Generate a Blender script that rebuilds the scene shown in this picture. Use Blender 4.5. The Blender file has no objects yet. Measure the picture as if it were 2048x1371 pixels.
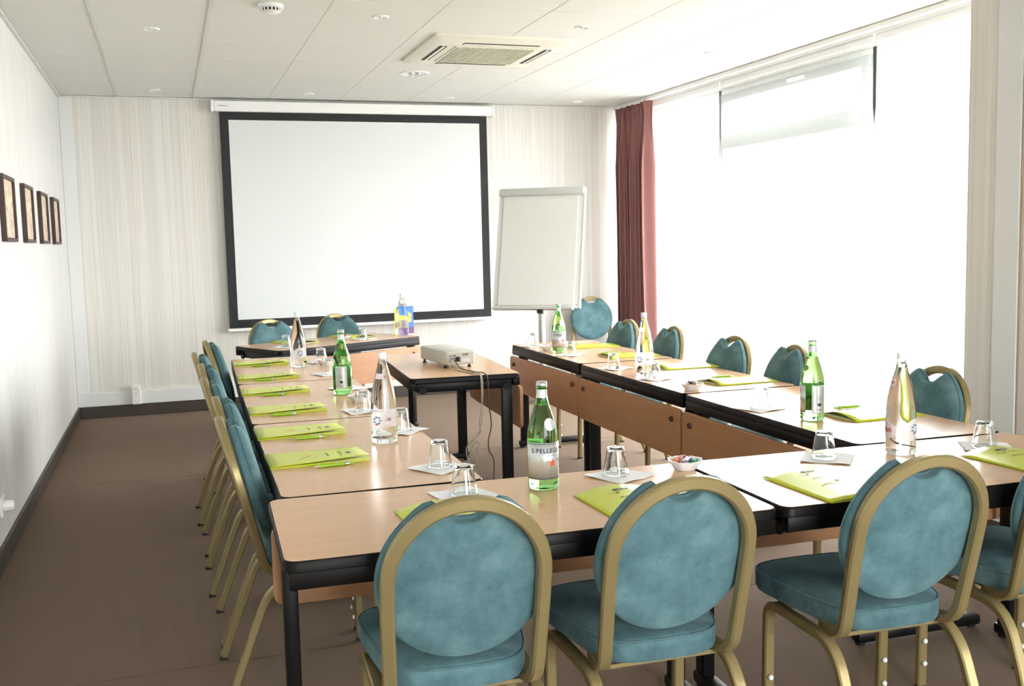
import bpy, bmesh, math, random
from mathutils import Vector, Matrix

random.seed(7)
PI = math.pi
scene = bpy.context.scene
col = scene.collection

# ------------------------------------------------------------------ camera
YAW, PITCH, ROLL, FPX = 0.3239963, 0.0984568, 0.0235423, 2038.24
cy, sy = math.cos(YAW), math.sin(YAW)
cp, sp = math.cos(PITCH), math.sin(PITCH)
cr, sr = math.cos(ROLL), math.sin(ROLL)
R0, F0 = Vector((cy, -sy, 0)), Vector((sy, cy, 0))
FW = F0 * cp + Vector((0, 0, -sp))
U1 = F0 * sp + Vector((0, 0, cp))
RT, UP = R0 * cr - U1 * sr, R0 * sr + U1 * cr
cam_d = bpy.data.cameras.new('camera')
cam_d.sensor_width = 36.0
cam_d.lens = 36.0 * FPX / 2048.0
cam_d.clip_start = 0.05
cam = bpy.data.objects.new('camera', cam_d)
m = Matrix((RT, UP, -FW)).transposed().to_4x4()
m.translation = Vector((0, 0, 1.3847))
cam.matrix_world = m
col.objects.link(cam)
scene.camera = cam

# ------------------------------------------------------------------ world, daylight, exposure
world = bpy.data.worlds.new('overcast_sky')
scene.world = world
world.use_nodes = True
bg = world.node_tree.nodes['Background']
bg.inputs['Color'].default_value = (0.965, 0.99, 1.0, 1)
bg.inputs['Strength'].default_value = 4.0
scene.view_settings.view_transform = 'Standard'
scene.view_settings.look = 'None'
scene.view_settings.gamma = 1.0
scene.view_settings.use_curve_mapping = False
scene.view_settings.exposure = 2.3
scene.cycles.use_denoising = True
scene.cycles.use_adaptive_sampling = True
scene.cycles.adaptive_threshold = 0.05
scene.cycles.adaptive_min_samples = 16
scene.cycles.max_bounces = 9
scene.cycles.diffuse_bounces = 4
scene.cycles.transmission_bounces = 9
scene.cycles.transparent_max_bounces = 16
scene.cycles.sample_clamp_indirect = 8.0


def portal(name, y0, y1, z0, z1, x):
    d = bpy.data.lights.new(name, 'AREA')
    d.shape = 'RECTANGLE'
    d.size = y1 - y0
    d.size_y = z1 - z0
    d.cycles.is_portal = True
    o = bpy.data.objects.new(name, d)
    # light looks along -X, into the room
    o.matrix_world = Matrix(((0, 0, 1, x), (1, 0, 0, (y0 + y1) / 2), (0, 1, 0, (z0 + z1) / 2), (0, 0, 0, 1)))
    col.objects.link(o)
    return o


portal('window_light', 3.78, 8.98, 0.12, 2.60, 4.52)
portal('window_light', -2.4, -0.9, 0.12, 2.60, 4.52)  # portal of the unseen side window added for fill light
pf = portal('window_light', -1.3, 1.3, 0.12, 2.45, 0)
pf.matrix_world = Matrix(((1, 0, 0, 1.4), (0, 0, -1, -2.75), (0, 1, 0, 1.285), (0, 0, 0, 1)))   # for the glazing added behind the camera as fill, looking into the room

# ------------------------------------------------------------------ materials
MATS = {}


def srgb(r, g, b):
    f = lambda c: (c / 255 / 12.92) if c / 255 <= 0.04045 else ((c / 255 + 0.055) / 1.055) ** 2.4
    return (f(r), f(g), f(b), 1)


def mat(name, color=(0.8, 0.8, 0.8, 1), rough=0.5, metal=0.0, **kw):
    M = bpy.data.materials.new(name)
    M.use_nodes = True
    b = M.node_tree.nodes['Principled BSDF']
    b.inputs['Base Color'].default_value = color
    b.inputs['Roughness'].default_value = rough
    b.inputs['Metallic'].default_value = metal
    for k, v in kw.items():
        b.inputs[k.replace('_', ' ')].default_value = v
    MATS[name] = M
    return M


def nodes(M):
    return M.node_tree.nodes, M.node_tree.links, M.node_tree.nodes['Principled BSDF']


def coords(M, scale=(1, 1, 1)):
    n, l, b = nodes(M)
    tc = n.new('ShaderNodeTexCoord')
    mp = n.new('ShaderNodeMapping')
    mp.inputs['Scale'].default_value = scale
    l.new(tc.outputs['Object'], mp.inputs['Vector'])
    return mp.outputs['Vector']


def noise(M, vec, scale, detail=3, rough=0.5):
    n, l, b = nodes(M)
    t = n.new('ShaderNodeTexNoise')
    t.inputs['Scale'].default_value = scale
    t.inputs['Detail'].default_value = detail
    t.inputs['Roughness'].default_value = rough
    l.new(vec, t.inputs['Vector'])
    return t.outputs['Fac']


def ramp(M, fac, stops):
    n, l, b = nodes(M)
    r = n.new('ShaderNodeValToRGB')
    e = r.color_ramp.elements
    while len(e) < len(stops):
        e.new(0.5)
    for i, (p, c) in enumerate(stops):
        e[i].position = p
        e[i].color = c
    l.new(fac, r.inputs['Fac'])
    return r.outputs['Color']


def bump(M, height, strength, dist):
    n, l, b = nodes(M)
    t = n.new('ShaderNodeBump')
    t.inputs['Strength'].default_value = strength
    t.inputs['Distance'].default_value = dist
    l.new(height, t.inputs['Height'])
    l.new(t.outputs['Normal'], b.inputs['Normal'])


def basecol(M, c):
    n, l, b = nodes(M)
    l.new(c, b.inputs['Base Color'])


# carpet: fine ribs running into the room
M = mat('carpet', rough=0.95, Specular_IOR_Level=0.1, Sheen_Weight=0.12)
M.node_tree.nodes['Principled BSDF'].inputs['Sheen Tint'].default_value = (0.85, 0.7, 0.55, 1)
n, l, b = nodes(M)
v = coords(M)
w = n.new('ShaderNodeTexWave')
w.wave_type = 'BANDS'
w.bands_direction = 'X'
w.inputs['Scale'].default_value = 1 / 0.0046 / 3.1831
w.inputs['Distortion'].default_value = 0.6
w.inputs['Detail'].default_value = 2
w.inputs['Detail Scale'].default_value = 3
l.new(v, w.inputs['Vector'])
nz = noise(M, v, 260, 2)
mx = n.new('ShaderNodeMath'); mx.operation = 'MULTIPLY_ADD'
mx.inputs[1].default_value = 0.55
l.new(w.outputs['Fac'], mx.inputs[0])
m2 = n.new('ShaderNodeMath'); m2.operation = 'MULTIPLY'; m2.inputs[1].default_value = 0.5
l.new(nz, m2.inputs[0])
l.new(m2.outputs[0], mx.inputs[2])
basecol(M, ramp(M, mx.outputs[0], [(0.1, (0.080, 0.054, 0.037, 1)), (0.5, (0.145, 0.099, 0.069, 1)), (0.9, (0.235, 0.166, 0.118, 1))]))
bump(M, mx.outputs[0], 0.2, 0.002)


def wallpaper(name, sc, stops):
    M = mat(name, rough=0.75, Specular_IOR_Level=0.25)
    v = coords(M, sc)
    f1 = noise(M, v, 9.0, 6, 0.75)
    basecol(M, ramp(M, f1, stops))
    return M


WP = [(0.30, srgb(217, 211, 201)), (0.42, srgb(226, 222, 214)), (0.48, srgb(215, 212, 206)),
      (0.53, srgb(230, 228, 222)), (0.60, srgb(216, 210, 200)), (0.70, srgb(228, 225, 220))]
wallpaper('wallpaper_back', (1.0, 0.02, 0.006), WP)
wallpaper('wallpaper_pier', (0.02, 1.0, 0.006), WP)
wallpaper('wallpaper_left', (0.02, 1.0, 0.006),
          [(0.3, srgb(218, 218, 214)), (0.45, srgb(226, 226, 223)), (0.55, srgb(220, 219, 215)), (0.7, srgb(227, 227, 224))])
mat('paint_white', srgb(226, 228, 226), 0.5)
mat('paint_plain', srgb(222, 220, 214), 0.7)
M = mat('ceiling_tile', srgb(229, 229, 224), 0.9, Specular_IOR_Level=0.1)
bump(M, noise(M, coords(M), 400, 2), 0.25, 0.001)
mat('grid_white', srgb(218, 218, 212), 0.5)
mat('ac_plastic', srgb(232, 230, 216), 0.45)
mat('ac_grille', srgb(205, 203, 186), 0.55)
mat('edge_tan', srgb(186, 166, 146), 0.6)
mat('dark_gap', (0.01, 0.01, 0.01, 1), 0.6)
mat('white_plastic', srgb(242, 242, 240), 0.35)
mat('baseboard', srgb(66, 57, 51), 0.45)
mat('screen_white', srgb(222, 225, 224), 0.8, Specular_IOR_Level=0.1)
mat('screen_black', srgb(34, 34, 36), 0.7)
mat('print_bluegrey', srgb(150, 160, 172), 0.6)
M = mat('curtain_rose', rough=0.9, Sheen_Weight=0.25)
v = coords(M)
basecol(M, ramp(M, noise(M, v, 300, 2), [(0.3, srgb(132, 86, 83)), (0.7, srgb(150, 103, 98))]))
mat('chrome', (0.8, 0.8, 0.8, 1), 0.18, 1.0)
mat('frame_alu', srgb(126, 132, 128), 0.5)
mat('mullion_dark', srgb(66, 76, 70), 0.5)
mat('ground', srgb(150, 150, 148), 0.9)

# laminated beech
def wood(name, c0, c1, rough, sc=(1.2, 14, 14)):
    M = mat(name, rough=rough)
    v = coords(M, sc)
    f = noise(M, v, 3.0, 5, 0.6)
    basecol(M, ramp(M, f, [(0.3, c0), (0.7, c1)]))
    return M

wood('beech_top', srgb(217, 174, 134), srgb(222, 180, 140), 0.24)
wood('beech_panel', srgb(174, 125, 87), srgb(186, 138, 99), 0.38)
mat('black_edge', srgb(17, 15, 14), 0.42, Specular_IOR_Level=0.18)
mat('black_steel', srgb(15, 15, 16), 0.4, Specular_IOR_Level=0.25)
mat('brown_knob', srgb(70, 48, 34), 0.4)

# chair
M = mat('velvet_teal', rough=0.85, Specular_IOR_Level=0.2, Sheen_Weight=0.4, Sheen_Roughness=0.35)
n, l, b = nodes(M)
b.inputs['Sheen Tint'].default_value = (0.55, 0.85, 0.9, 1)
v = coords(M)
f1 = noise(M, v, 9, 4, 0.65)
oi = n.new('ShaderNodeObjectInfo')
hs = n.new('ShaderNodeHueSaturation')
mr = n.new('ShaderNodeMapRange'); mr.inputs['To Min'].default_value = 0.82; mr.inputs['To Max'].default_value = 1.12
l.new(oi.outputs['Random'], mr.inputs['Value'])
l.new(mr.outputs[0], hs.inputs['Value'])
hs.inputs['Saturation'].default_value = 0.88
l.new(ramp(M, f1, [(0.3, srgb(56, 92, 99)), (0.52, srgb(78, 115, 121)), (0.75, srgb(104, 139, 143))]), hs.inputs['Color'])
l.new(hs.outputs[0], b.inputs['Base Color'])
bump(M, noise(M, v, 500, 2), 0.25, 0.001)
M = mat('gold_paint', srgb(152, 136, 94), 0.36, 0.5)
bump(M, noise(M, coords(M), 700, 2), 0.05, 0.0005)
mat('black_rubber', (0.012, 0.012, 0.012, 1), 0.6)
mat('bumper_white', srgb(225, 228, 225), 0.4)


def glass(name, color, ior=1.45):
    return mat(name, color, 0.0, 0.0, Transmission_Weight=1.0, IOR=ior)


glass('clear_glass', (0.975, 0.99, 0.985, 1), 1.36)
glass('tumbler_glass', (0.96, 0.985, 0.98, 1))
glass('green_glass', (0.40, 0.86, 0.32, 1), 1.38)
mat('label_silver', srgb(214, 218, 218), 0.25, 0.6)


def paper_label(name, c):
    M = bpy.data.materials.new(name); M.use_nodes = True; MATS[name] = M
    nt = M.node_tree; nt.nodes.clear()
    o_ = nt.nodes.new('ShaderNodeOutputMaterial')
    d_ = nt.nodes.new('ShaderNodeBsdfDiffuse'); d_.inputs['Color'].default_value = c
    t_ = nt.nodes.new('ShaderNodeBsdfTranslucent'); t_.inputs['Color'].default_value = c
    x_ = nt.nodes.new('ShaderNodeMixShader'); x_.inputs[0].default_value = 0.45
    nt.links.new(d_.outputs[0], x_.inputs[1]); nt.links.new(t_.outputs[0], x_.inputs[2])
    nt.links.new(x_.outputs[0], o_.inputs['Surface'])


paper_label('label_white', srgb(244, 243, 240))
paper_label('label_pale', srgb(238, 226, 228))
mat('navy_print', srgb(28, 48, 82), 0.5)
mat('red_print', srgb(205, 52, 52), 0.5)
mat('orange_print', srgb(232, 84, 40), 0.5)
mat('blue_print', srgb(90, 130, 190), 0.5)
mat('grey_print', srgb(120, 122, 118), 0.6)
mat('cap_silver', srgb(205, 205, 205), 0.25, 0.9)
mat('cap_white', srgb(236, 238, 240), 0.35)

M = mat('folder_lime', srgb(214, 224, 50), 0.28)
mat('folder_inside', srgb(196, 205, 20), 0.4)
mat('folder_paper', srgb(240, 240, 236), 0.6)
mat('swoosh_orange', srgb(240, 180, 60), 0.4)
mat('folder_print', srgb(92, 92, 70), 0.5)
mat('folder_logo', srgb(70, 76, 92), 0.5)
mat('pen_lime', srgb(150, 200, 20), 0.3)
mat('napkin', srgb(246, 247, 248), 0.8)
mat('porcelain', srgb(240, 242, 246), 0.2)
for nm, c in [('red', (214, 66, 70)), ('green', (60, 150, 84)), ('yellow', (236, 206, 110)), ('navy', (60, 56, 84)),
              ('pink', (240, 160, 160)), ('white', (240, 238, 236)), ('violet', (150, 110, 150)),
              ('orange', (236, 150, 70)), ('cream', (240, 226, 190)), ('brown', (120, 80, 60)), ('blue', (110, 140, 200))]:
    mat('candy_' + nm, srgb(*c), 0.35)
mat('projector_grey', srgb(196, 194, 184), 0.45)
mat('projector_rear', srgb(184, 180, 170), 0.45)
mat('port_black', srgb(26, 26, 28), 0.4)
mat('vent_dark', srgb(112, 112, 96), 0.6)
mat('cable_beige', srgb(178, 172, 150), 0.5)
mat('cable_brown', srgb(84, 66, 38), 0.5)
mat('board_white', srgb(216, 216, 211), 0.35)
mat('paper_pad', srgb(214, 213, 207), 0.8)
mat('clamp_grey', srgb(186, 188, 182), 0.4)
mat('steel_grey', srgb(190, 192, 190), 0.35, 0.4)
mat('brochure_blue', srgb(0, 98, 172), 0.35)
mat('brochure_lime', srgb(192, 206, 36), 0.35)
mat('brochure_yellow', srgb(206, 182, 44), 0.35)
mat('brochure_purple', srgb(84, 28, 104), 0.35)
mat('brochure_brown', srgb(150, 90, 50), 0.5)
mat('wood_dark', srgb(62, 38, 32), 0.4)
M = mat('picture_print', rough=0.6)
basecol(M, ramp(M, noise(M, coords(M, (1, 1, 3)), 6, 4), [(0.35, srgb(206, 190, 160)), (0.5, srgb(226, 212, 186)), (0.65, srgb(196, 170, 158))]))
mat('bulb_glass', srgb(235, 238, 240), 0.15)
mat('reflector', (0.85, 0.85, 0.85, 1), 0.12, 1.0)

# sheer curtain cloth and window pane
M = bpy.data.materials.new('sheer_cloth'); M.use_nodes = True; MATS['sheer_cloth'] = M
nt = M.node_tree; nt.nodes.clear()
out = nt.nodes.new('ShaderNodeOutputMaterial')
tr = nt.nodes.new('ShaderNodeBsdfTransparent')
tl = nt.nodes.new('ShaderNodeBsdfTranslucent'); tl.inputs['Color'].default_value = (0.92, 0.93, 0.90, 1)
df = nt.nodes.new('ShaderNodeBsdfDiffuse'); df.inputs['Color'].default_value = (0.88, 0.88, 0.85, 1)
a1 = nt.nodes.new('ShaderNodeMixShader'); a1.inputs[0].default_value = 0.45
a2 = nt.nodes.new('ShaderNodeMixShader')
nt.links.new(tl.outputs[0], a1.inputs[1]); nt.links.new(df.outputs[0], a1.inputs[2])
tc = nt.nodes.new('ShaderNodeTexCoord'); mp = nt.nodes.new('ShaderNodeMapping'); mp.inputs['Scale'].default_value = (0.02, 1, 0.01)
nz = nt.nodes.new('ShaderNodeTexNoise'); nz.inputs['Scale'].default_value = 60; nz.inputs['Detail'].default_value = 3
mr = nt.nodes.new('ShaderNodeMapRange'); mr.inputs['To Min'].default_value = 0.16; mr.inputs['To Max'].default_value = 0.28
nt.links.new(tc.outputs['Object'], mp.inputs['Vector']); nt.links.new(mp.outputs[0], nz.inputs['Vector'])
nt.links.new(nz.outputs['Fac'], mr.inputs['Value']); nt.links.new(mr.outputs[0], a2.inputs[0])
nt.links.new(tr.outputs[0], a2.inputs[1]); nt.links.new(a1.outputs[0], a2.inputs[2])
nt.links.new(a2.outputs[0], out.inputs['Surface'])

M = bpy.data.materials.new('window_glass'); M.use_nodes = True; MATS['window_glass'] = M
nt = M.node_tree; nt.nodes.clear()
out = nt.nodes.new('ShaderNodeOutputMaterial')
tr = nt.nodes.new('ShaderNodeBsdfTransparent'); tr.inputs['Color'].default_value = (0.975, 0.975, 0.975, 1)
gl = nt.nodes.new('ShaderNodeBsdfGlossy'); gl.inputs['Roughness'].default_value = 0.0
mxs = nt.nodes.new('ShaderNodeMixShader'); mxs.inputs[0].default_value = 0.06
nt.links.new(tr.outputs[0], mxs.inputs[1]); nt.links.new(gl.outputs[0], mxs.inputs[2])
nt.links.new(mxs.outputs[0], out.inputs['Surface'])


# ------------------------------------------------------------------ mesh helpers
def link(name, me, m, parent=None, loc=None, rotz=None, smooth=False):
    if m is not None and not me.materials:
        me.materials.append(MATS[m])
    o = bpy.data.objects.new(name, me)
    col.objects.link(o)
    if smooth:
        me.polygons.foreach_set('use_smooth', [True] * len(me.polygons))
        if smooth != 'all':
            me.set_sharp_from_angle(angle=math.radians(smooth if smooth is not True else 40))
    if parent is not None:
        o.parent = parent
    if loc is not None:
        o.location = loc
    if rotz is not None:
        o.rotation_euler = (0, 0, rotz)
    return o


def obj(name, bm, m, parent=None, smooth=False, **kw):
    bmesh.ops.recalc_face_normals(bm, faces=bm.faces)
    me = bpy.data.meshes.new(name)
    bm.to_mesh(me)
    bm.free()
    return link(name, me, m, parent, smooth=smooth, **kw)


def tag(o, label, cat, group=None):
    o['label'] = label
    o['category'] = cat
    if group:
        o['group'] = group
    return o


def struct(o):
    o['kind'] = 'structure'
    return o


def thing(name, label, cat, loc=(0, 0, 0), rotz=0.0, group=None):
    o = bpy.data.objects.new(name, None)
    o.empty_display_size = 0.05
    col.objects.link(o)
    o.location = loc
    o.rotation_euler = (0, 0, rotz)
    return tag(o, label, cat, group)


KIDS = {}


def copy_tree(o, parent=None):
    c = o.copy()
    col.objects.link(c)
    c.parent = parent
    for ch in [x for x in list(bpy.data.objects) if x.parent == o] if o.name not in KIDS else KIDS[o.name]:
        copy_tree(ch, c)
    return c


def freeze(root):
    """remember the children of a finished prototype so copying is quick"""
    for x in bpy.data.objects:
        if x.parent is not None:
            KIDS.setdefault(x.parent.name, [])
            if x not in KIDS[x.parent.name]:
                KIDS[x.parent.name].append(x)
        KIDS.setdefault(x.name, [])


def box(bm, x0, x1, y0, y1, z0, z1, bev=0.0, seg=2):
    vs = [bm.verts.new((x, y, z)) for z in (z0, z1) for y in (y0, y1) for x in (x0, x1)]
    fs = [(0, 2, 3, 1), (4, 5, 7, 6), (0, 1, 5, 4), (2, 6, 7, 3), (0, 4, 6, 2), (1, 3, 7, 5)]
    faces = [bm.faces.new([vs[i] for i in f]) for f in fs]
    if bev > 0:
        es = list({e for f in faces for e in f.edges})
        bmesh.ops.bevel(bm, geom=es, offset=bev, segments=seg, profile=0.5, affect='EDGES')
    return bm


def nbox(*a, **k):
    return box(bmesh.new(), *a, **k)


def lathe(bm, prof, seg=32, close=False, cx=0.0, cy_=0.0, cz=0.0):
    """prof: list of (r, z); r==0 ends become poles"""
    rings = []
    for r, z in prof:
        if r < 1e-7:
            rings.append([bm.verts.new((cx, cy_, cz + z))])
        else:
            rings.append([bm.verts.new((cx + r * math.cos(2 * PI * i / seg), cy_ + r * math.sin(2 * PI * i / seg), cz + z)) for i in range(seg)])
    pairs = list(zip(rings[:-1], rings[1:]))
    if close:
        pairs.append((rings[-1], rings[0]))
    for a, c in pairs:
        if len(a) == 1 and len(c) == 1:
            continue
        for i in range(seg):
            j = (i + 1) % seg
            if len(a) == 1:
                bm.faces.new((a[0], c[i], c[j]))
            elif len(c) == 1:
                bm.faces.new((a[i], a[j], c[0]))
            else:
                bm.faces.new((a[i], a[j], c[j], c[i]))
    return bm


def fillet(pts, radii, n=6):
    """round the corners of a 3-D polyline"""
    pts = [Vector(p) for p in pts]
    out = [pts[0]]
    for i in range(1, len(pts) - 1):
        r = radii[i - 1] if isinstance(radii, (list, tuple)) else radii
        p, a, c = pts[i], pts[i - 1], pts[i + 1]
        d1, d2 = (a - p), (c - p)
        l1, l2 = d1.length, d2.length
        d1.normalize(); d2.normalize()
        k = min(r, l1 * 0.49, l2 * 0.49)
        s, e = p + d1 * k, p + d2 * k
        for t in range(n + 1):
            u = t / n
            out.append(s * (1 - u) ** 2 + p * 2 * u * (1 - u) + e * u * u)
    out.append(pts[-1])
    return out


def rect_prof(w, h, ch):
    a, b = w / 2, h / 2
    return [(-a + ch, -b), (a - ch, -b), (a, -b + ch), (a, b - ch), (a - ch, b), (-a + ch, b), (-a, b - ch), (-a, -b + ch)]


def circ_prof(r, n=10):
    return [(r * math.cos(2 * PI * i / n), r * math.sin(2 * PI * i / n)) for i in range(n)]


def sweep(bm, pts, prof, ref=(0, 0, 1), closed=False, caps=True):
    """sweep a profile (u along side, v along normal) down a path; ref keeps the frame steady"""
    pts = [Vector(p) for p in pts]
    n = len(pts)
    ref = Vector(ref)
    rings = []
    prev = None
    for i, p in enumerate(pts):
        if closed:
            t = pts[(i + 1) % n] - pts[i - 1]
        elif i == 0:
            t = pts[1] - pts[0]
        elif i == n - 1:
            t = pts[-1] - pts[-2]
        else:
            t = (pts[i + 1] - p).normalized() + (p - pts[i - 1]).normalized()
        t.normalize()
        if prev is None:
            s = ref.cross(t)
            if s.length < 1e-4:
                s = Vector((1, 0, 0)).cross(t)
            s.normalize()
        else:
            s = prev - t * prev.dot(t)
            s.normalize()
        prev = s
        nn = t.cross(s)
        rings.append([bm.verts.new(p + s * u + nn * v) for u, v in prof])
    k = len(prof)
    for i in range(n if closed else n - 1):
        a, c = rings[i], rings[(i + 1) % n]
        for j in range(k):
            bm.faces.new((a[j], a[(j + 1) % k], c[(j + 1) % k], c[j]))
    if caps and not closed:
        bm.faces.new(list(reversed(rings[0])))
        bm.faces.new(rings[-1])
    return bm


def rrect(x0, x1, y0, y1, r, n=5):
    pts = []
    for cx, cy_, a0 in ((x1 - r, y0 + r, -PI / 2), (x1 - r, y1 - r, 0), (x0 + r, y1 - r, PI / 2), (x0 + r, y0 + r, PI)):
        for i in range(n + 1):
            a = a0 + PI / 2 * i / n
            pts.append((cx + r * math.cos(a), cy_ + r * math.sin(a)))
    return pts


def prism(bm, pts2, levels):
    """stack of outlines: levels = [(z, inset)], outline shrunk towards its centre by inset"""
    cx = sum(p[0] for p in pts2) / len(pts2)
    cy_ = sum(p[1] for p in pts2) / len(pts2)
    hx = max(abs(p[0] - cx) for p in pts2)
    hy = max(abs(p[1] - cy_) for p in pts2)
    rings = []
    for z, ins in levels:
        kx, ky = 1 - ins / hx, 1 - ins / hy
        rings.append([bm.verts.new((cx + (p[0] - cx) * kx, cy_ + (p[1] - cy_) * ky, z)) for p in pts2])
    k = len(pts2)
    for a, c in zip(rings[:-1], rings[1:]):
        for j in range(k):
            bm.faces.new((a[j], a[(j + 1) % k], c[(j + 1) % k], c[j]))
    bm.faces.new(list(reversed(rings[0])))
    bm.faces.new(rings[-1])
    return bm


def text_polys(body, size, align='CENTER', bold=0.0, space=1.0):
    cu = bpy.data.curves.new('lettering', 'FONT')
    cu.body = body
    cu.size = size
    cu.align_x = align
    cu.align_y = 'CENTER'
    cu.offset = bold
    cu.space_character = space
    cu.resolution_u = 3
    o = bpy.data.objects.new('lettering', cu)
    col.objects.link(o)
    dg = bpy.context.evaluated_depsgraph_get()
    me = bpy.data.meshes.new_from_object(o.evaluated_get(dg))
    bpy.data.objects.remove(o)
    bpy.data.curves.remove(cu)
    vs = [tuple(x.co[:2]) for x in me.vertices]
    fs = [tuple(p.vertices) for p in me.polygons]
    bpy.data.meshes.remove(me)
    return vs, fs


def add_polys(bm, vs, fs, fn):
    vv = [bm.verts.new(fn(*p)) for p in vs]
    for f in fs:
        try:
            bm.faces.new([vv[i] for i in f])
        except ValueError:
            pass
    return bm


# ------------------------------------------------------------------ room shell
XL, XR, YB, YF, H = -0.762, 4.40, 9.118, -2.6, 2.65
XP, YP = 3.45, 3.75      # pier corner

fl = struct(obj('floor', nbox(XL - 0.2, XR + 0.2, YF - 0.2, YB + 0.2, -0.12, -0.008), 'baseboard'))
edges = [YF, 0.41, 3.455, 6.50, YB]
for i in range(4):
    bm = nbox(XL, XR, edges[i] + (0.0025 if i else 0), edges[i + 1] - (0.0025 if i < 3 else 0), -0.008, 0.0, bev=0.002, seg=1)
    obj('carpet_strip', bm, 'carpet', fl)

ce = struct(obj('ceiling', nbox(XL - 0.2, XR + 0.2, YF - 0.2, YB + 0.2, H + 0.03, H + 0.15), 'paint_plain'))
gx = [XL] + [-0.309 + 0.6 * k for k in range(8)] + [XR]
gy = [YB] + [9.0126 - 0.6 * j for j in range(20) if 9.0126 - 0.6 * j > YF + 0.05] + [YF]
tile_mesh = {}
for i in range(len(gx) - 1):
    for j in range(len(gy) - 1):
        wx, wy = gx[i + 1] - gx[i], gy[j] - gy[j + 1]
        key = (round(wx, 3), round(wy, 3))
        if key not in tile_mesh:
            bm = nbox(-wx / 2 + 0.0035, wx / 2 - 0.0035, -wy / 2 + 0.0035, wy / 2 - 0.0035, 0, 0.02, bev=0.003, seg=1)
            bmesh.ops.recalc_face_normals(bm, faces=bm.faces)
            me = bpy.data.meshes.new('ceiling_tile'); bm.to_mesh(me); bm.free()
            tile_mesh[key] = me
        link('ceiling_tile', tile_mesh[key], 'ceiling_tile', ce, loc=((gx[i] + gx[i + 1]) / 2, (gy[j] + gy[j + 1]) / 2, H + 0.002))
for k, x in enumerate(gx[1:-1]):
    wdt = 0.010 if k < 2 else 0.006
    obj('grid_bar', nbox(x - wdt, x + wdt, YF, YB, H - 0.004 if k < 2 else H + 0.004, H + 0.012), 'grid_white', ce)
for y in gy[1:-1]:
    obj('grid_bar', nbox(XL, XR, y - 0.006, y + 0.006, H + 0.0045, H + 0.012), 'grid_white', ce)

wl = struct(obj('wall_left', nbox(XL - 0.15, XL, YF, YB, 0, H + 0.03), 'wallpaper_left'))
wb = struct(obj('wall_back', nbox(XL - 0.15, XR + 0.2, YB, YB + 0.15, 0, H + 0.03), 'wallpaper_back'))
wf = struct(obj('wall_front', nbox(XL - 0.15, 0.1, YF - 0.15, YF, 0, H + 0.03), 'paint_plain'))
obj('wall_length', nbox(2.7, XR + 0.2, YF - 0.15, YF, 0, H + 0.03), 'paint_plain', wf)
obj('wall_length', nbox(0.1, 2.7, YF - 0.15, YF, 2.45, H + 0.03), 'paint_plain', wf)
obj('wall_length', nbox(0.1, 2.7, YF - 0.15, YF, 0, 0.12), 'paint_plain', wf)
bm = nbox(0.1, 0.15, YF - 0.1, YF - 0.04, 0.12, 2.45)
box(bm, 2.65, 2.7, YF - 0.1, YF - 0.04, 0.12, 2.45)
wn = struct(obj('window_5', bm, 'mullion_dark'))  # unseen window, added to let fill light onto the chair backs
obj('mullion', nbox(1.375, 1.425, YF - 0.1, YF - 0.04, 0.12, 2.45), 'mullion_dark', wn)
for xa, xb in ((0.15, 1.375), (1.425, 2.65)):
    obj('window_pane', nbox(xa, xb, YF - 0.07, YF - 0.064, 0.12, 2.45), 'window_glass', wn)
# window wall: header, sill and solid lengths around the glazing
wr = struct(obj('wall_right', nbox(XR, XR + 0.2, YF, YB, 2.60, H + 0.03), 'paint_plain'))
obj('sill', nbox(XR, XR + 0.2, YF, YB, 0, 0.12, bev=0.004), 'paint_white', wr)
obj('jamb', nbox(XR, XR + 0.2, 8.98, YB, 0.12, 2.60), 'paint_plain', wr)
obj('jamb', nbox(XR, XR + 0.2, -0.9, 3.78, 0.12, 2.60), 'paint_plain', wr)
obj('jamb', nbox(XR, XR + 0.2, YF, -2.4, 0.12, 2.60), 'paint_plain', wr)
# the pier that stands into the room on the right
pier = struct(obj('wall_pier', nbox(XP, XR, 2.55, YP, 0, H + 0.01), 'wallpaper_pier'))
obj('cover_strip', nbox(XP - 0.012, XP + 0.001, 3.44, 3.575, 0, H, bev=0.003), 'paint_white', pier)
obj('edge_strip', nbox(XP - 0.006, XP + 0.001, 3.427, 3.436, 0, H), 'edge_tan', pier)
obj('baseboard', nbox(XP - 0.014, XP + 0.001, 2.55, YP, 0, 0.1, bev=0.003), 'baseboard', pier)

# skirting, corner strip and cable trunking
struct(obj('baseboard_left', nbox(XL, XL + 0.016, YF, YB, 0, 0.10, bev=0.004), 'baseboard'))
struct(obj('baseboard_back', nbox(XL + 0.016, XR, YB - 0.016, YB, 0, 0.10, bev=0.004), 'baseboard'))
tr1 = struct(obj('trim_1', nbox(XL + 0.001, XR - 0.35, YB - 0.022, YB, 0.10, 0.212, bev=0.004), 'paint_white'))
obj('corner_strip', nbox(XL + 0.001, -0.662, YB - 0.014, YB + 0.001, 0.212, H, bev=0.003), 'paint_white', tr1)
struct(obj('trim_2', nbox(XL, XL + 0.02, YF, YB, H - 0.016, H, bev=0.003), 'grid_white'))
struct(obj('trim_3', nbox(XL + 0.02, XR - 0.3, YB - 0.02, YB, H - 0.014, H, bev=0.003), 'grid_white'))

# ground outside, seen only as brightness behind the sheers
struct(obj('ground', nbox(-40, 40, -40, 40, -0.5, -0.35), 'ground'))

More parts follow.
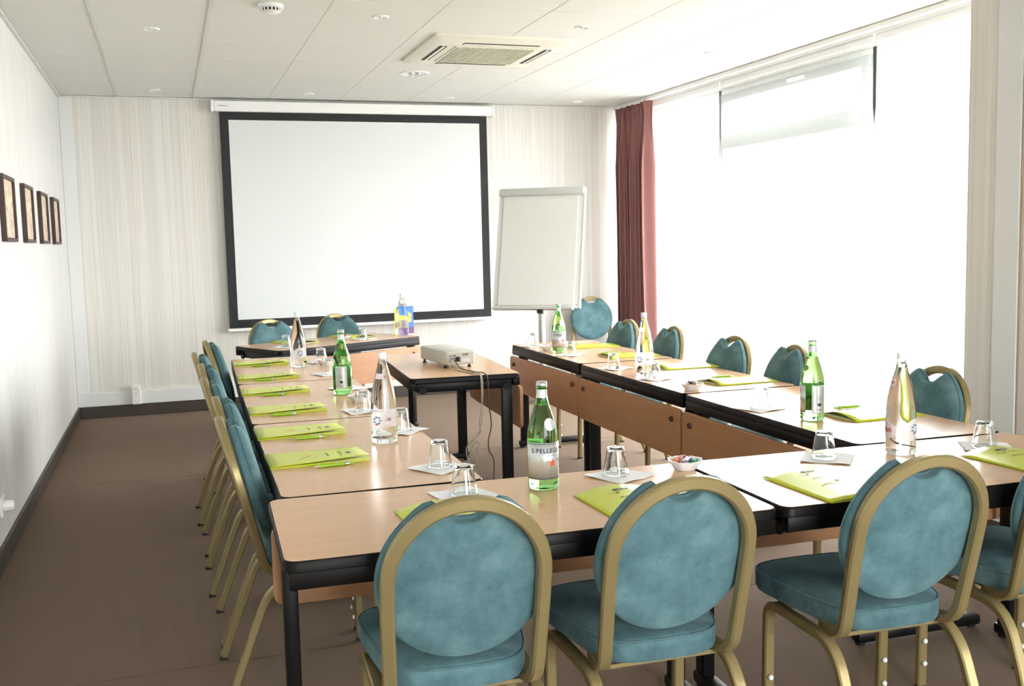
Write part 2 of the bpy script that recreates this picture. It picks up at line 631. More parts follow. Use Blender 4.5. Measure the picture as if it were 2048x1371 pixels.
# windows: three bays in view, plus an unseen one added for fill light
ZT = 2.09
bays = [(7.66, 8.98), (5.69, 7.66), (3.78, 5.69), (-2.4, -0.9)]
for bi, (y0, y1) in enumerate(bays):
    x0, x1 = XR + 0.06, XR + 0.13
    bm = nbox(x0, x1, y0, y0 + 0.022, 0.12, 2.60, bev=0.004)
    box(bm, x0, x1, y1 - 0.022, y1, 0.12, 2.60, bev=0.004)
    wn = struct(obj('window_%d' % (bi + 1), bm, 'mullion_dark'))
    for nm, za, zb in (('head_rail', 2.555, 2.60), ('bottom_rail', 0.12, 0.17), ('transom', ZT - 0.03, ZT + 0.03)):
        obj(nm, nbox(x0, x1, y0 + 0.022, y1 - 0.022, za, zb, bev=0.004), 'paint_white', wn)
    obj('window_pane', nbox(x0 + 0.03, x0 + 0.036, y0 + 0.022, y1 - 0.022, 0.17, ZT - 0.03), 'window_glass', wn)
    obj('window_pane', nbox(x0 + 0.03, x0 + 0.036, y0 + 0.022, y1 - 0.022, ZT + 0.03, 2.555), 'window_glass', wn)
    if bi == 1:   # hopper sash in the upper light, with broad grey rails
        for z0, z1 in ((2.49, 2.555), (ZT + 0.03, 2.215)):
            obj('sash_rail', nbox(x0 - 0.03, x0 + 0.028, y0 + 0.022, y1 - 0.022, z0, z1, bev=0.004), 'frame_alu', wn)
        for ya, yb in ((y0 + 0.045, y0 + 0.10), (y1 - 0.10, y1 - 0.045)):
            obj('sash_stile', nbox(x0 - 0.03, x0 + 0.028, ya, yb, 2.215, 2.49, bev=0.004), 'frame_alu', wn)
        obj('sash_handle', nbox(x0 - 0.05, x0 - 0.03, 6.42, 6.62, 2.51, 2.535, bev=0.004), 'white_plastic', wn)

# ------------------------------------------------------------------ curtain rail, sheers, curtain
rail = thing('curtain_rail', 'white twin-channel curtain rail along the ceiling above the sheers', 'curtain rail', (4.22, 6.4, H))
bm = nbox(-0.085, -0.045, -2.64, 2.70, -0.032, 0.0, bev=0.003)
obj('rail_channel', bm, 'white_plastic', rail)
obj('rail_channel', nbox(0.015, 0.055, -2.64, 2.70, -0.032, 0.0, bev=0.003), 'white_plastic', rail)
obj('rail_plate', nbox(-0.045, 0.015, -2.64, 2.70, -0.012, 0.0), 'white_plastic', rail)


def sheer(name, y0, y1, label):
    t = thing(name, label, 'sheer curtain', (4.255, (y0 + y1) / 2, 0), 0, 'sheer panels over the window')
    bm = bmesh.new()
    ny, nz_ = 150, 24
    rows = []
    for k in range(nz_ + 1):
        z = 0.03 + (H - 0.035 - 0.03) * k / nz_
        s = min(1.0, max(0.0, (2.16 - z) / 0.25))
        w0, w1 = y0 + 0.019 - 0.042 * s, y1 - 0.019 + 0.042 * s
        row = []
        for i in range(ny + 1):
            u = i / ny
            y = w0 + (w1 - w0) * u
            amp = 0.0015 + 0.004 * (1 - z / H)
            x = amp * math.sin(u * 62 + 0.7 * math.sin(u * 17)) + 0.003 * math.sin(u * 141 + z)
            row.append(bm.verts.new((x, y - (y0 + y1) / 2, z)))
        rows.append(row)
    for a, c in zip(rows[:-1], rows[1:]):
        for i in range(ny):
            bm.faces.new((a[i], a[i + 1], c[i + 1], c[i]))
    obj('cloth', bm, 'sheer_cloth', t, smooth='all')
    bm = nbox(-0.006, 0.006, -(y1 - y0) / 2 + 0.012, (y1 - y0) / 2 - 0.012, H - 0.075, H - 0.034, bev=0.002)
    obj('header_tape', bm, 'white_plastic', t)
    return t


sheer('sheer_curtain', 7.305, 8.70, 'sheer white panel beside the dark rose curtain')
sheer('sheer_curtain', 5.425, 7.305, 'sheer white panel with grey bands in its upper part, middle of the window')
sheer('sheer_curtain', 3.80, 5.425, 'sheer white panel beside the wallpapered pier at right')

cu = thing('curtain', 'dark rose pleated curtain drawn into the far window corner', 'curtain', (4.14, 8.68, 0))
bm = bmesh.new()
ny, nz_ = 260, 48
rows = []
for k in range(nz_ + 1):
    z = 0.02 + (2.612 - 0.02) * k / nz_
    t = (z - 0.02) / 2.605
    head = max(0.0, (t - 0.955) / 0.045)
    row = []
    for i in range(ny + 1):
        u = i / ny
        half = 0.36 - 0.025 * math.sin(t * PI) * (1 if t > 0.5 else 1)
        y = -half * 1.0 + 2 * half * u
        pinch = 0.014 + (0.050 - 0.014) * min(1.0, abs(t - 0.95) * 6)
        ph = u * 2 * PI * 8.5 + 0.9 * math.sin(u * 9 + 1) + 0.25 * math.sin(z * 2.1 + u * 11)
        x = pinch * math.sin(ph) + 0.012 * math.sin(u * 37 + z * 0.8)
        x += 0.007 * math.sin(u * 150) * min(1.0, max(0.0, (t - 0.93) / 0.03))
        y += 0.016 * math.sin(2 * ph) * min(1, abs(t - 0.95) * 6)
        row.append(bm.verts.new((x, y, z)))
    rows.append(row)
for a, c in zip(rows[:-1], rows[1:]):
    for i in range(ny):
        bm.faces.new((a[i], a[i + 1], c[i + 1], c[i]))
o = obj('drape', bm, 'curtain_rose', cu, smooth='all')
sd = o.modifiers.new('thickness', 'SOLIDIFY'); sd.thickness = 0.003

# ------------------------------------------------------------------ ceiling fittings
def downlight_proto():
    t = thing('downlight', '', 'downlight', group='small recessed ceiling downlights')
    bm = lathe(bmesh.new(), [(0.047, 0.0), (0.046, -0.004), (0.040, -0.008), (0.034, -0.006), (0.030, -0.002), (0.030, 0.0)], 28, close=True)
    obj('trim_ring', bm, 'white_plastic', t, smooth=50)
    bm = lathe(bmesh.new(), [(0.0305, -0.0005), (0.024, -0.004), (0.012, -0.003), (0, -0.003)], 24)
    obj('reflector', bm, 'reflector', t, smooth=50)
    bm = lathe(bmesh.new(), [(0.0, -0.0095), (0.006, -0.0085), (0.011, -0.0035), (0.011, -0.0015), (0, -0.0015)], 16)
    obj('bulb', bm, 'bulb_glass', t, smooth=50)
    return t


dl = [(-0.01, 6.335, 'small round downlight nearest the left wall, towards the viewer'),
      (-0.018, 8.69, 'small round downlight at the far left ceiling corner, above the wallpaper'),
      (1.192, 8.71, 'small round downlight just in front of the projection screen casing, left of its middle'),
      (1.205, 5.75, 'small round downlight between the smoke detector and the air conditioner'),
      (2.414, 8.76, 'small round downlight above the right part of the projection screen casing'),
      (2.428, 5.77, 'small round downlight to the right of and in front of the air conditioner'),
      (3.639, 8.79, 'small round downlight at the far right, near the rose curtain'),
      (3.633, 6.355, 'small round downlight nearest the curtain rail')]
proto = downlight_proto()
freeze(proto)
for i, (x, y, lb) in enumerate(dl):
    o = proto if i == 0 else copy_tree(proto)
    o.location = (x, y, H + 0.002)
    o['label'] = lb

t = thing('ceiling_lamp', 'larger round recessed ceiling lamp with two tubes behind the air conditioner', 'ceiling lamp', (1.823, 7.56, H + 0.002))
obj('trim_ring', lathe(bmesh.new(), [(0.112, 0.0), (0.111, -0.005), (0.100, -0.009), (0.088, -0.004), (0.086, 0.0)], 36, close=True), 'white_plastic', t, smooth=50)
obj('reflector', lathe(bmesh.new(), [(0.088, -0.001), (0.078, -0.0005), (0.0, -0.0005)], 36), 'reflector', t, smooth=50)
for s in (-1, 1):
    bm = bmesh.new()
    sweep(bm, [(s * 0.025 - 0.0, -0.06, -0.010), (s * 0.025, 0.06, -0.010)], circ_prof(0.008, 12), ref=(0, 0, 1))
    obj('lamp_tube', bm, 'bulb_glass', t, smooth=40)

t = thing('smoke_detector', 'white smoke detector with dark slots on the ceiling', 'smoke detector', (0.59, 5.60, H + 0.002))
obj('base', lathe(bmesh.new(), [(0, 0), (0.066, 0), (0.066, -0.016), (0.060, -0.020), (0, -0.020)], 32), 'white_plastic', t, smooth=40)
obj('slot_ring', lathe(bmesh.new(), [(0, -0.020), (0.050, -0.020), (0.048, -0.034), (0, -0.034)], 32), 'dark_gap', t, smooth=40)
for k in range(16):
    a = 2 * PI * k / 16
    bm = bmesh.new()
    box(bm, 0.044, 0.053, -0.0035, 0.0035, -0.035, -0.019)
    bmesh.ops.rotate(bm, verts=bm.verts, cent=(0, 0, 0), matrix=Matrix.Rotation(a, 3, 'Z'))
    obj('rib', bm, 'white_plastic', t)
obj('dome', lathe(bmesh.new(), [(0, -0.047), (0.022, -0.046), (0.040, -0.041), (0.050, -0.034), (0, -0.034)], 32), 'white_plastic', t, smooth=40)

# air conditioner cassette
ax0, ax1, ay0, ay1 = 1.612, 2.532, 6.108, 7.062
acx, acy = (ax0 + ax1) / 2, (ay0 + ay1) / 2
t = thing('air_conditioner', 'square four-way ceiling cassette air conditioner with central grille', 'air conditioner', (acx, acy, H))
hw, hd = (ax1 - ax0) / 2, (ay1 - ay0) / 2
bm = bmesh.new()
prism(bm, rrect(-hw, hw, -hd, hd, 0.02, 3), [(0.008, 0), (-0.012, 0), (-0.026, 0.03), (-0.030, 0.10)])
body = obj('panel', bm, 'ac_plastic', t, smooth=30)
g = 0.262
obj('grille_frame', nbox(-g - 0.012, g + 0.012, -g - 0.012, g + 0.012, -0.036, -0.0295, bev=0.003), 'ac_plastic', t)
for k in range(27):
    x = -g + 0.012 + k * (2 * g - 0.024) / 26
    obj('grille_bar', nbox(x - 0.0055, x + 0.0055, -g, g, -0.0415, -0.0355, bev=0.001, seg=1), 'ac_grille', t)
for a in range(4):
    R = Matrix.Rotation(a * PI / 2, 3, 'Z')
    bm = nbox(-0.25, 0.25, -0.375, -0.325, -0.0315, -0.020)
    bmesh.ops.rotate(bm, verts=bm.verts, cent=(0, 0, 0), matrix=R)
    sl = obj('air_slot', bm, 'dark_gap', t)
    bm = nbox(-0.247, 0.247, -0.358, -0.340, -0.036, -0.0318, bev=0.001, seg=1)
    bmesh.ops.rotate(bm, verts=bm.verts, cent=(0, 0, 0), matrix=R)
    obj('louvre', bm, 'ac_plastic', sl)

# ------------------------------------------------------------------ projection screen on the back wall
k = 9.03 / YB
sx0, sx1 = 0.436 * k, 2.926 * k
t = thing('projection_screen', 'pulled-down projection screen with black border on the back wall', 'projection screen', ((sx0 + sx1) / 2, 9.06, 0.66))
W2 = (sx1 - sx0) / 2
obj('casing', nbox(-W2 + 0.012, W2 - 0.012, -0.045, 0.056, 1.875, 1.965, bev=0.008), 'white_plastic', t)
for s in (-1, 1):
    obj('end_cap', nbox(s * W2 - 0.013, s * W2 + 0.013, -0.047, 0.056, 1.872, 1.968, bev=0.006), 'white_plastic', t)
fx = W2 - 0.055
obj('black_border', nbox(-fx, fx, -0.010, -0.008, 0.04, 1.885), 'screen_black', t)
obj('white_surface', nbox(-fx + 0.072, fx - 0.072, -0.0125, -0.0102, 0.115, 1.808), 'screen_white', t)
obj('bottom_bar', nbox(-fx - 0.015, fx + 0.015, -0.022, 0.006, 0.015, 0.042, bev=0.006), 'white_plastic', t)
bm = bmesh.new()
for i, (a, c) in enumerate([(0, 0.012), (0.015, 0.024), (0.027, 0.036), (0.039, 0.049), (0.052, 0.060), (0.063, 0.074)]):
    box(bm, -W2 + 0.05 + a, -W2 + 0.05 + c, -0.0458, -0.0448, 1.918, 1.926)
obj('maker_mark', bm, 'print_bluegrey', t)
bm = bmesh.new()
sweep(bm, fillet([(0.30, -0.016, 0.02), (0.305, -0.02, -0.04), (0.285, -0.02, -0.13)], 0.05), circ_prof(0.003, 6))
obj('pull_cord', bm, 'white_plastic', t, smooth='all')

# ------------------------------------------------------------------ sockets, pictures
t = thing('wall_socket', 'white double wall socket mounted over the trunking on the back wall', 'wall socket', (-0.30, YB - 0.022, 0.10))
obj('plate', nbox(-0.036, 0.036, -0.040, 0.0, 0.002, 0.165, bev=0.005), 'white_plastic', t)
bm = lathe(bmesh.new(), [(0.024, 0), (0.024, 0.004), (0.019, 0.004), (0.018, 0.0008), (0, 0.0008)], 24)
bmesh.ops.rotate(bm, verts=bm.verts, cent=(0, 0, 0), matrix=Matrix.Rotation(PI / 2, 3, 'X'))
bmesh.ops.translate(bm, verts=bm.verts, vec=(0, -0.040, 0.122))
obj('socket_well', bm, 'ac_plastic', t, smooth=40)
obj('switch_dot', nbox(-0.004, 0.004, -0.0415, -0.0395, 0.082, 0.088), 'grey_print', t)
t = thing('wall_socket', 'white socket with plug low on the left wall', 'wall socket', (XL, 4.99, 0.26))
obj('plate', nbox(0.0, 0.012, -0.045, 0.045, -0.045, 0.045, bev=0.004), 'white_plastic', t)
bm = lathe(bmesh.new(), [(0, 0.0), (0.026, 0), (0.026, 0.03), (0.02, 0.045), (0, 0.045)], 20)
bmesh.ops.rotate(bm, verts=bm.verts, cent=(0, 0, 0), matrix=Matrix.Rotation(PI / 2, 3, 'Y'))
bmesh.ops.translate(bm, verts=bm.verts, vec=(0.012, 0, 0))
obj('plug', bm, 'white_plastic', t, smooth=40)

for i, (y0, y1, nm) in enumerate([(5.585, 5.985, 'first and nearest of the four dark-framed pictures, cut by the left photo edge'),
                                  (6.385, 6.785, 'second dark-framed picture from the viewer on the left wall'),
                                  (7.17, 7.60, 'third dark-framed picture from the viewer on the left wall'),
                                  (7.935, 8.39, 'fourth and farthest dark-framed picture on the left wall')]):
    t = thing('picture_frame', nm, 'picture', (XL, (y0 + y1) / 2, 1.614), 0, 'dark-framed pictures on the left wall')
    hw, hh, b_ = 0.205, 0.167, 0.02
    d = 0.026
    for nm2, a in (('frame_rail', (-hw, hw, hh - b_, hh)), ('frame_rail', (-hw, hw, -hh, -hh + b_)),
                   ('frame_stile', (-hw, -hw + b_, -hh + b_, hh - b_)), ('frame_stile', (hw - b_, hw, -hh + b_, hh - b_))):
        obj(nm2, nbox(0.0, d, a[0], a[1], a[2], a[3], bev=0.003), 'wood_dark', t)
    obj('mat_board', nbox(0.002, 0.012, -hw + b_, hw - b_, -hh + b_, hh - b_), 'picture_print', t)
    obj('print', nbox(0.012, 0.0135, -0.11, 0.11, -0.085, 0.085), 'picture_print', t)

# ------------------------------------------------------------------ tables
TL, TW, TZ = 1.232, 0.588, 0.6995


def make_table():
    t = thing('folding_table', '', 'table', group='beech-topped conference tables')
    hl, hw = TL / 2, TW / 2
    out = rrect(-hl, hl, -hw, hw, 0.032, 5)
    bm = prism(bmesh.new(), out, [(TZ - 0.030, 0.004), (TZ - 0.026, 0.0), (TZ - 0.006, 0.0), (TZ - 0.001, 0.003)])
    obj('edge_band', bm, 'black_edge', t, smooth=35)
    out = rrect(-hl + 0.005, hl - 0.005, -hw + 0.005, hw - 0.005, 0.029, 5)
    bm = prism(bmesh.new(), out, [(TZ - 0.004, 0.0), (TZ - 0.0004, 0.0), (TZ, 0.0006)])
    obj('table_top', bm, 'beech_top', t)
    for s in (-1, 1):
        y0, y1 = (hw - 0.036, hw - 0.0015) if s > 0 else (-hw + 0.0015, -hw + 0.036)
        obj('long_rail', nbox(-hl + 0.012, hl - 0.012, y0, y1, TZ - 0.066, TZ - 0.0265, bev=0.003), 'black_edge', t, smooth=40)
    # modesty panel on the +y side, hung a little below the rail
    pts = rrect(-hl + 0.006, hl - 0.006, TZ - 0.300, TZ - 0.074, 0.03, 5)
    bm = bmesh.new()
    prism(bm, pts, [(-0.009, 0.002), (-0.007, 0.0), (0.007, 0.0), (0.009, 0.002)])
    bmesh.ops.rotate(bm, verts=bm.verts, cent=(0, 0, 0), matrix=Matrix.Rotation(PI / 2, 3, 'X'))
    bmesh.ops.translate(bm, verts=bm.verts, vec=(0, hw + 0.004, 0))
    pn = obj('modesty_panel', bm, 'beech_panel', t, smooth=35)
    for s in (-1, 1):
        bm = lathe(bmesh.new(), [(0, 0.012), (0.010, 0.011), (0.013, 0.006), (0.014, 0.0), (0, 0.0)], 16)
        bmesh.ops.rotate(bm, verts=bm.verts, cent=(0, 0, 0), matrix=Matrix.Rotation(-PI / 2, 3, 'X'))
        bmesh.ops.translate(bm, verts=bm.verts, vec=(s * (hl - 0.085), hw + 0.013, TZ - 0.125))
        obj('panel_knob', bm, 'brown_knob', pn, smooth=40)
    for s in (-1, 1):
        x = s * (hl - 0.045)
        bm = nbox(x - 0.020, x + 0.020, hw - 0.098, hw - 0.040, 0.03, TZ - 0.06, bev=0.008)
        obj('leg', bm, 'black_steel', t, smooth=40)
        fb = obj('foot_bar', nbox(x - 0.024, x + 0.024, -hw + 0.055, hw - 0.028, 0.010, 0.048, bev=0.010), 'black_steel', t, smooth=40)
        for yy in (-hw + 0.08, hw - 0.05):
            obj('glide', lathe(bmesh.new(), [(0, 0), (0.016, 0), (0.018, 0.012), (0, 0.012)], 14, cx=x, cy_=yy), 'black_rubber', fb, smooth=40)
        br = obj('end_bracket', nbox(x - 0.016, x + 0.016, -hw + 0.038, hw - 0.038, TZ - 0.080, TZ - 0.030, bev=0.006), 'black_steel', t, smooth=40)
        for yy in (-hw + 0.07, hw - 0.07):
            bm = lathe(bmesh.new(), [(0, -0.006), (0.02, -0.006), (0.022, 0), (0.02, 0.006), (0, 0.006)], 16)
            bmesh.ops.rotate(bm, verts=bm.verts, cent=(0, 0, 0), matrix=Matrix.Rotation(PI / 2, 3, 'Y'))
            bmesh.ops.translate(bm, verts=bm.verts, vec=(x + s * 0.018, yy, TZ - 0.068))
            obj('pivot', bm, 'black_steel', br, smooth=40)
    return t


tabs = [(0.8315, 2.4921, -0.0354, 'beech table at the front left, behind the two nearest chairs'),
        (2.0723, 2.4500, -0.0323, 'beech table at the front right, brightly reflecting the window'),
        (0.5650, 3.4240, 1.5542 + PI, 'beech table of the left row nearest the viewer, butting the front table'),
        (0.5880, 4.6630, 1.5473 + PI, 'middle beech table of the left row'),
        (0.6210, 5.9030, 1.5400 + PI, 'farthest beech table of the left row, before the slanted table'),
        (2.4154, 3.3650, 1.5526, 'beech table of the right row nearest the viewer, beside the pier'),
        (2.4386, 4.6130, 1.5600, 'middle beech table of the right row'),
        (2.4609, 5.8680, 1.5620, 'farthest beech table of the right row, before the flip chart'),
        (1.1019, 7.4494, 0.4673 + PI, 'beech table standing slanted at the back left, below the projection screen'),
        (1.4818, 5.6723, 1.5072 + PI, 'beech table alone in the middle, carrying the projector')]
proto = make_table()
freeze(proto)
for i, (x, y, a, lb) in enumerate(tabs):
    o = proto if i == 0 else copy_tree(proto)
    o.location = (x, y, 0)
    o.rotation_euler = (0, 0, a)
    o['label'] = lb

# ------------------------------------------------------------------ chairs (face +y, origin on the floor)
def hoop_path():
    # lower ends run forward under the seat, bend up, lean back, close in a round arch
    def P(x, s):                     # s = height along the leaning back
        return Vector((x, -0.205 - 0.255 * (s - 0.40), s))
    wb_, wt = 0.166, 0.172
    side = [Vector((wb_ - 0.02, -0.09, 0.385)), Vector((wb_, -0.205, 0.385)), P(wt, 0.60)]
    right = fillet(side, 0.075, 6)
    arc = []
    zc = 0.672
    for i in range(0, 25):
        a = PI * i / 24
        arc.append(P(wt * math.cos(a), zc + wt * 1.0 * math.sin(a)))
    left = [Vector((-p.x, p.y, p.z)) for p in reversed(right)]
    return right + arc + left


def pad_outline(th, s):
    """outline of the oval back pad with a scooped hand grip at the top"""
    a, b_ = 0.194, 0.199
    x, z = a * math.cos(th), b_ * math.sin(th)
    if z > 0:
        z -= 0.058 * math.exp(-(x / 0.056) ** 4) * s ** 3 - 0.008 * math.exp(-((abs(x) - 0.088) / 0.035) ** 2) * s ** 4
    return x * s, z * s


def make_chair():
    t = thing('banquet_chair', '', 'chair', group='teal velvet banquet chairs with gold frames')
    # seat
    def seat_outline(ins):
        pts = []
        N = 48
        for i in range(N):
            th = 2 * PI * i / N
            e = 0.42
            cx = math.copysign(abs(math.cos(th)) ** e, math.cos(th))
            cy_ = math.copysign(abs(math.sin(th)) ** e, math.sin(th))
            y = cy_ * (0.212 - ins)
            w = 0.186 + 0.030 * cy_ - ins
            y += 0.018 * (1 - (cx) ** 2) * (1 if cy_ > 0 else -0.6)
            pts.append((cx * w, y + 0.012))
        return pts
    bm = bmesh.new()
    rings = []
    for z, ins in [(0.392, 0.012), (0.394, 0.004), (0.405, 0.0), (0.440, 0.0), (0.4475, 0.004), (0.4515, 0.016), (0.456, 0.05), (0.459, 0.10), (0.460, 0.15)]:
        rings.append([bm.verts.new((p[0], p[1], z)) for p in seat_outline(ins)])
    for a, c in zip(rings[:-1], rings[1:]):
        for j in range(48):
            bm.faces.new((a[j], a[(j + 1) % 48], c[(j + 1) % 48], c[j]))
    bm.faces.new(rings[-1]); bm.faces.new(list(reversed(rings[0])))
    st = obj('seat_cushion', bm, 'velvet_teal', t, smooth=50)
    bm = bmesh.new()
    sweep(bm, [(p[0], p[1], 0.4455) for p in seat_outline(0.0015)], circ_prof(0.0032, 6), closed=True)
    obj('piping', bm, 'velvet_teal', st, smooth='all')
    obj('seat_board', nbox(-0.15, 0.15, -0.165, 0.17, 0.380, 0.393, bev=0.004), 'black_rubber', t)

    # back pad: leaning with the hoop, carried just in front of it
    bm = bmesh.new()
    N = 64
    tilt = math.atan(0.255)
    c0 = Vector((0, -0.205 - 0.255 * (0.658 - 0.40) + 0.027, 0.658))
    up = Vector((0, -math.sin(tilt), math.cos(tilt)))
    fr = Vector((0, math.cos(tilt), math.sin(tilt)))
    prof = [(0.0, 0.046), (0.25, 0.0455), (0.5, 0.044), (0.70, 0.041), (0.84, 0.0365), (0.93, 0.030), (0.98, 0.021), (1.0, 0.012),
            (1.0, 0.002), (0.985, -0.004), (0.955, -0.008), (0.8, -0.013), (0.5, -0.016), (0.25, -0.017), (0.0, -0.017)]
    rings = []
    for s, d in prof:
        if s == 0:
            rings.append([bm.verts.new(c0 + fr * d)])
            continue
        ring = []
        for i in range(N):
            x, z = pad_outline(2 * PI * i / N, s)
            dd = d
            ring.append(bm.verts.new(c0 + Vector((x, 0, 0)) + up * z + fr * dd))
        rings.append(ring)
    for a, c in zip(rings[:-1], rings[1:]):
        for i in range(N):
            j = (i + 1) % N
            if len(a) == 1:
                bm.faces.new((a[0], c[i], c[j]))
            elif len(c) == 1:
                bm.faces.new((a[i], a[j], c[0]))
            else:
                bm.faces.new((a[i], a[j], c[j], c[i]))
    bp = obj('backrest', bm, 'velvet_teal', t, smooth=60)
    bm = bmesh.new()
    pth = []
    for i in range(N):
        x, z = pad_outline(2 * PI * i / N, 0.992)
        pth.append(c0 + Vector((x, 0, 0)) + up * z + fr * 0.017)
    sweep(bm, pth, circ_prof(0.003, 6), closed=True)
    obj('piping', bm, 'velvet_teal', bp, smooth='all')

    # gold frame
    bm = bmesh.new()
    sweep(bm, hoop_path(), rect_prof(0.032, 0.027, 0.005), ref=(0, 0, 1))
    obj('back_hoop', bm, 'gold_paint', t, smooth=35)
    for s in (-1, 1):
        xf, xr = s * 0.185, s * 0.178
        rp = rect_prof(0.024, 0.030, 0.004)
        rail_pts = fillet([(xf, 0.125, 0.28), (xf, 0.120, 0.372), (xr, -0.195, 0.366), (xr + s * 0.004, -0.262, 0.20)], [0.06, 0.09], 7)
        bm = bmesh.new()
        sweep(bm, rail_pts, rp, ref=(1, 0, 0))
        obj('side_rail', bm, 'gold_paint', t, smooth=35)
        bm = bmesh.new()
        sweep(bm, [(xf, 0.125, 0.285), (xf, 0.13, 0.012)], rp, ref=(1, 0, 0))
        lg = obj('leg', bm, 'gold_paint', t, smooth=35)
        obj('foot_cap', nbox(xf - 0.011, xf + 0.011, 0.117, 0.143, 0.0, 0.013, bev=0.002), 'black_rubber', lg)
        for z in (0.155, 0.085):
            bm = lathe(bmesh.new(), [(0, 0.006), (0.006, 0.0055), (0.008, 0.002), (0.008, 0), (0, 0)], 12)
            bmesh.ops.rotate(bm, verts=bm.verts, cent=(0, 0, 0), matrix=Matrix.Rotation(PI / 2, 3, 'X'))
            bmesh.ops.translate(bm, verts=bm.verts, vec=(xf, 0.112, z))
            obj('bumper', bm, 'bumper_white', lg, smooth=40)
        bm = bmesh.new()
        pts = [(xr + s * 0.004, -0.260, 0.205), (xr + s * 0.010, -0.335, 0.012)]
        sweep(bm, pts, rp, ref=(1, 0, 0))
        lg = obj('leg', bm, 'gold_paint', t, smooth=35)
        obj('foot_cap', nbox(xr + s * 0.010 - 0.011, xr + s * 0.010 + 0.011, -0.349, -0.322, 0.0, 0.013, bev=0.002), 'black_rubber', lg)
    for y in (0.09, -0.13):
        obj('cross_rail', nbox(-0.172, 0.172, y - 0.012, y + 0.012, 0.358, 0.380, bev=0.004), 'gold_paint', t)
    return t


chairs = []
# front row, seen from behind: (x, y of hoop top, facing)
for x, y, a, lb in [(0.572, 2.010, -0.08, 'leftmost of the chairs seen from behind in the foreground'),
                    (1.075, 1.985, -0.03, 'second chair from the left in the foreground, seen from behind'),
                    (1.705, 1.944, -0.05, 'third chair from the left in the foreground, in front of the clear water bottle'),
                    (2.290, 2.000, -0.02, 'foreground chair cut off by the right photo edge, only its seat in view')]:
    chairs.append((x, y, a, lb))
for x, y, a, lb in [(0.130, 3.299, 0, 'chair of the left row nearest the viewer'),
                    (0.140, 3.770, 0, 'second chair from the viewer in the left row'),
                    (0.120, 4.340, 0, 'third chair from the viewer in the left row'),
                    (0.125, 4.905, 0, 'fourth chair from the viewer in the left row'),
                    (0.110, 5.462, 0, 'fifth chair from the viewer in the left row'),
                    (0.187, 6.140, 0.06, 'sixth and farthest chair of the left row')]:
    chairs.append((x, y, a - PI / 2, lb))
for x, y, a, lb in [(2.885, 6.130, 0, 'chair of the right row farthest from the viewer, by the rose curtain'),
                    (2.892, 5.500, -0.10, 'second farthest chair of the right row, behind the clear bottle'),
                    (2.872, 4.764, 0, 'middle one of the five chairs along the window row'),
                    (2.878, 4.220, -0.15, 'chair of the right row just left of the green bottle'),
                    (2.885, 3.250, 0, 'chair of the right row nearest the viewer, before the pier')]:
    chairs.append((x, y, a + PI / 2, lb))
chairs.append((3.76, 8.84, PI - 0.36, 'single chair against the back wall, between flip chart and rose curtain'))
for x, y, lb in [(0.690, 7.735, 'left one of the two chairs behind the slanted back table'),
                 (1.225, 8.020, 'right one of the two chairs behind the slanted back table')]:
    chairs.append((x, y, PI + 0.42, lb))
proto = make_chair()
freeze(proto)
HT = 0.318     # hoop top lies this far behind the chair origin
for i, (x, y, a, lb) in enumerate(chairs):
    o = proto if i == 0 else copy_tree(proto)
    # forward = (-sin a, cos a)
    o.location = (x - math.sin(a) * HT, y + math.cos(a) * HT, 0)
    o.rotation_euler = (0, 0, a)
    o['label'] = 'teal velvet gold-framed ' + lb if len(lb.split()) < 13 else lb

# ------------------------------------------------------------------ bottles
G_OUT = [(0.0, 0.002), (0.030, 0.0), (0.038, 0.001), (0.0425, 0.006), (0.0435, 0.016), (0.0435, 0.140), (0.0425, 0.156), (0.0395, 0.174),
         (0.034, 0.194), (0.0275, 0.214), (0.0215, 0.233), (0.0172, 0.251), (0.0150, 0.262), (0.0143, 0.279), (0.0143, 0.281), (0.0155, 0.283), (0.0155, 0.289), (0.0135, 0.291), (0.0135, 0.295)]
E_OUT = [(0.0, 0.003), (0.030, 0.0), (0.040, 0.001), (0.0445, 0.006), (0.0455, 0.014), (0.0452, 0.06), (0.0458, 0.115), (0.0445, 0.145), (0.0405, 0.176),
         (0.0330, 0.212), (0.0240, 0.245), (0.0165, 0.274), (0.0125, 0.292), (0.0120, 0.300), (0.0120, 0.312)]


def rad_at(prof, z):
    p = sorted(prof, key=lambda q: q[1])
    for (r0, z0), (r1, z1) in zip(p[:-1], p[1:]):
        if z0 <= z <= z1 and z1 > z0:
            return r0 + (r1 - r0) * (z - z0) / (z1 - z0)
    return p[-1][0]


def bottle_glass(t, prof, th, z0, glassm, fill):
    air = [(0.0, fill), (rad_at(prof, fill) - th - 0.001, fill), (rad_at(prof, fill + 0.001) - th, fill + 0.001)]
    air += [(r - th, z) for r, z in prof if z > fill + 0.002]
    bm = lathe(bmesh.new(), prof + list(reversed(air)), 40)
    return obj('glass_body', bm, glassm, t, smooth=50)


def arc_label(bm, prof, a0, a1, z0, z1, off, n=24, nz_=1, shape=None):
    rows = []
    for k in range(nz_ + 1):
        row = []
        for i in range(n + 1):
            a = a0 + (a1 - a0) * i / n
            u = i / n
            zz0, zz1 = (z0, z1) if shape is None else shape(u)
            z = zz0 + (zz1 - zz0) * k / nz_
            r = rad_at(prof, z) + off
            row.append(bm.verts.new((r * math.cos(a), r * math.sin(a), z)))
        rows.append(row)
    for p, q in zip(rows[:-1], rows[1:]):
        for i in range(n):
            bm.faces.new((p[i], p[i + 1], q[i + 1], q[i]))
    return bm


def wrap(prof, ang, zc, off):
    def fn(x, y):
        r = rad_at(prof, zc + y) + off
        a = ang + x / r
        return (r * math.cos(a), r * math.sin(a), zc + y)
    return fn


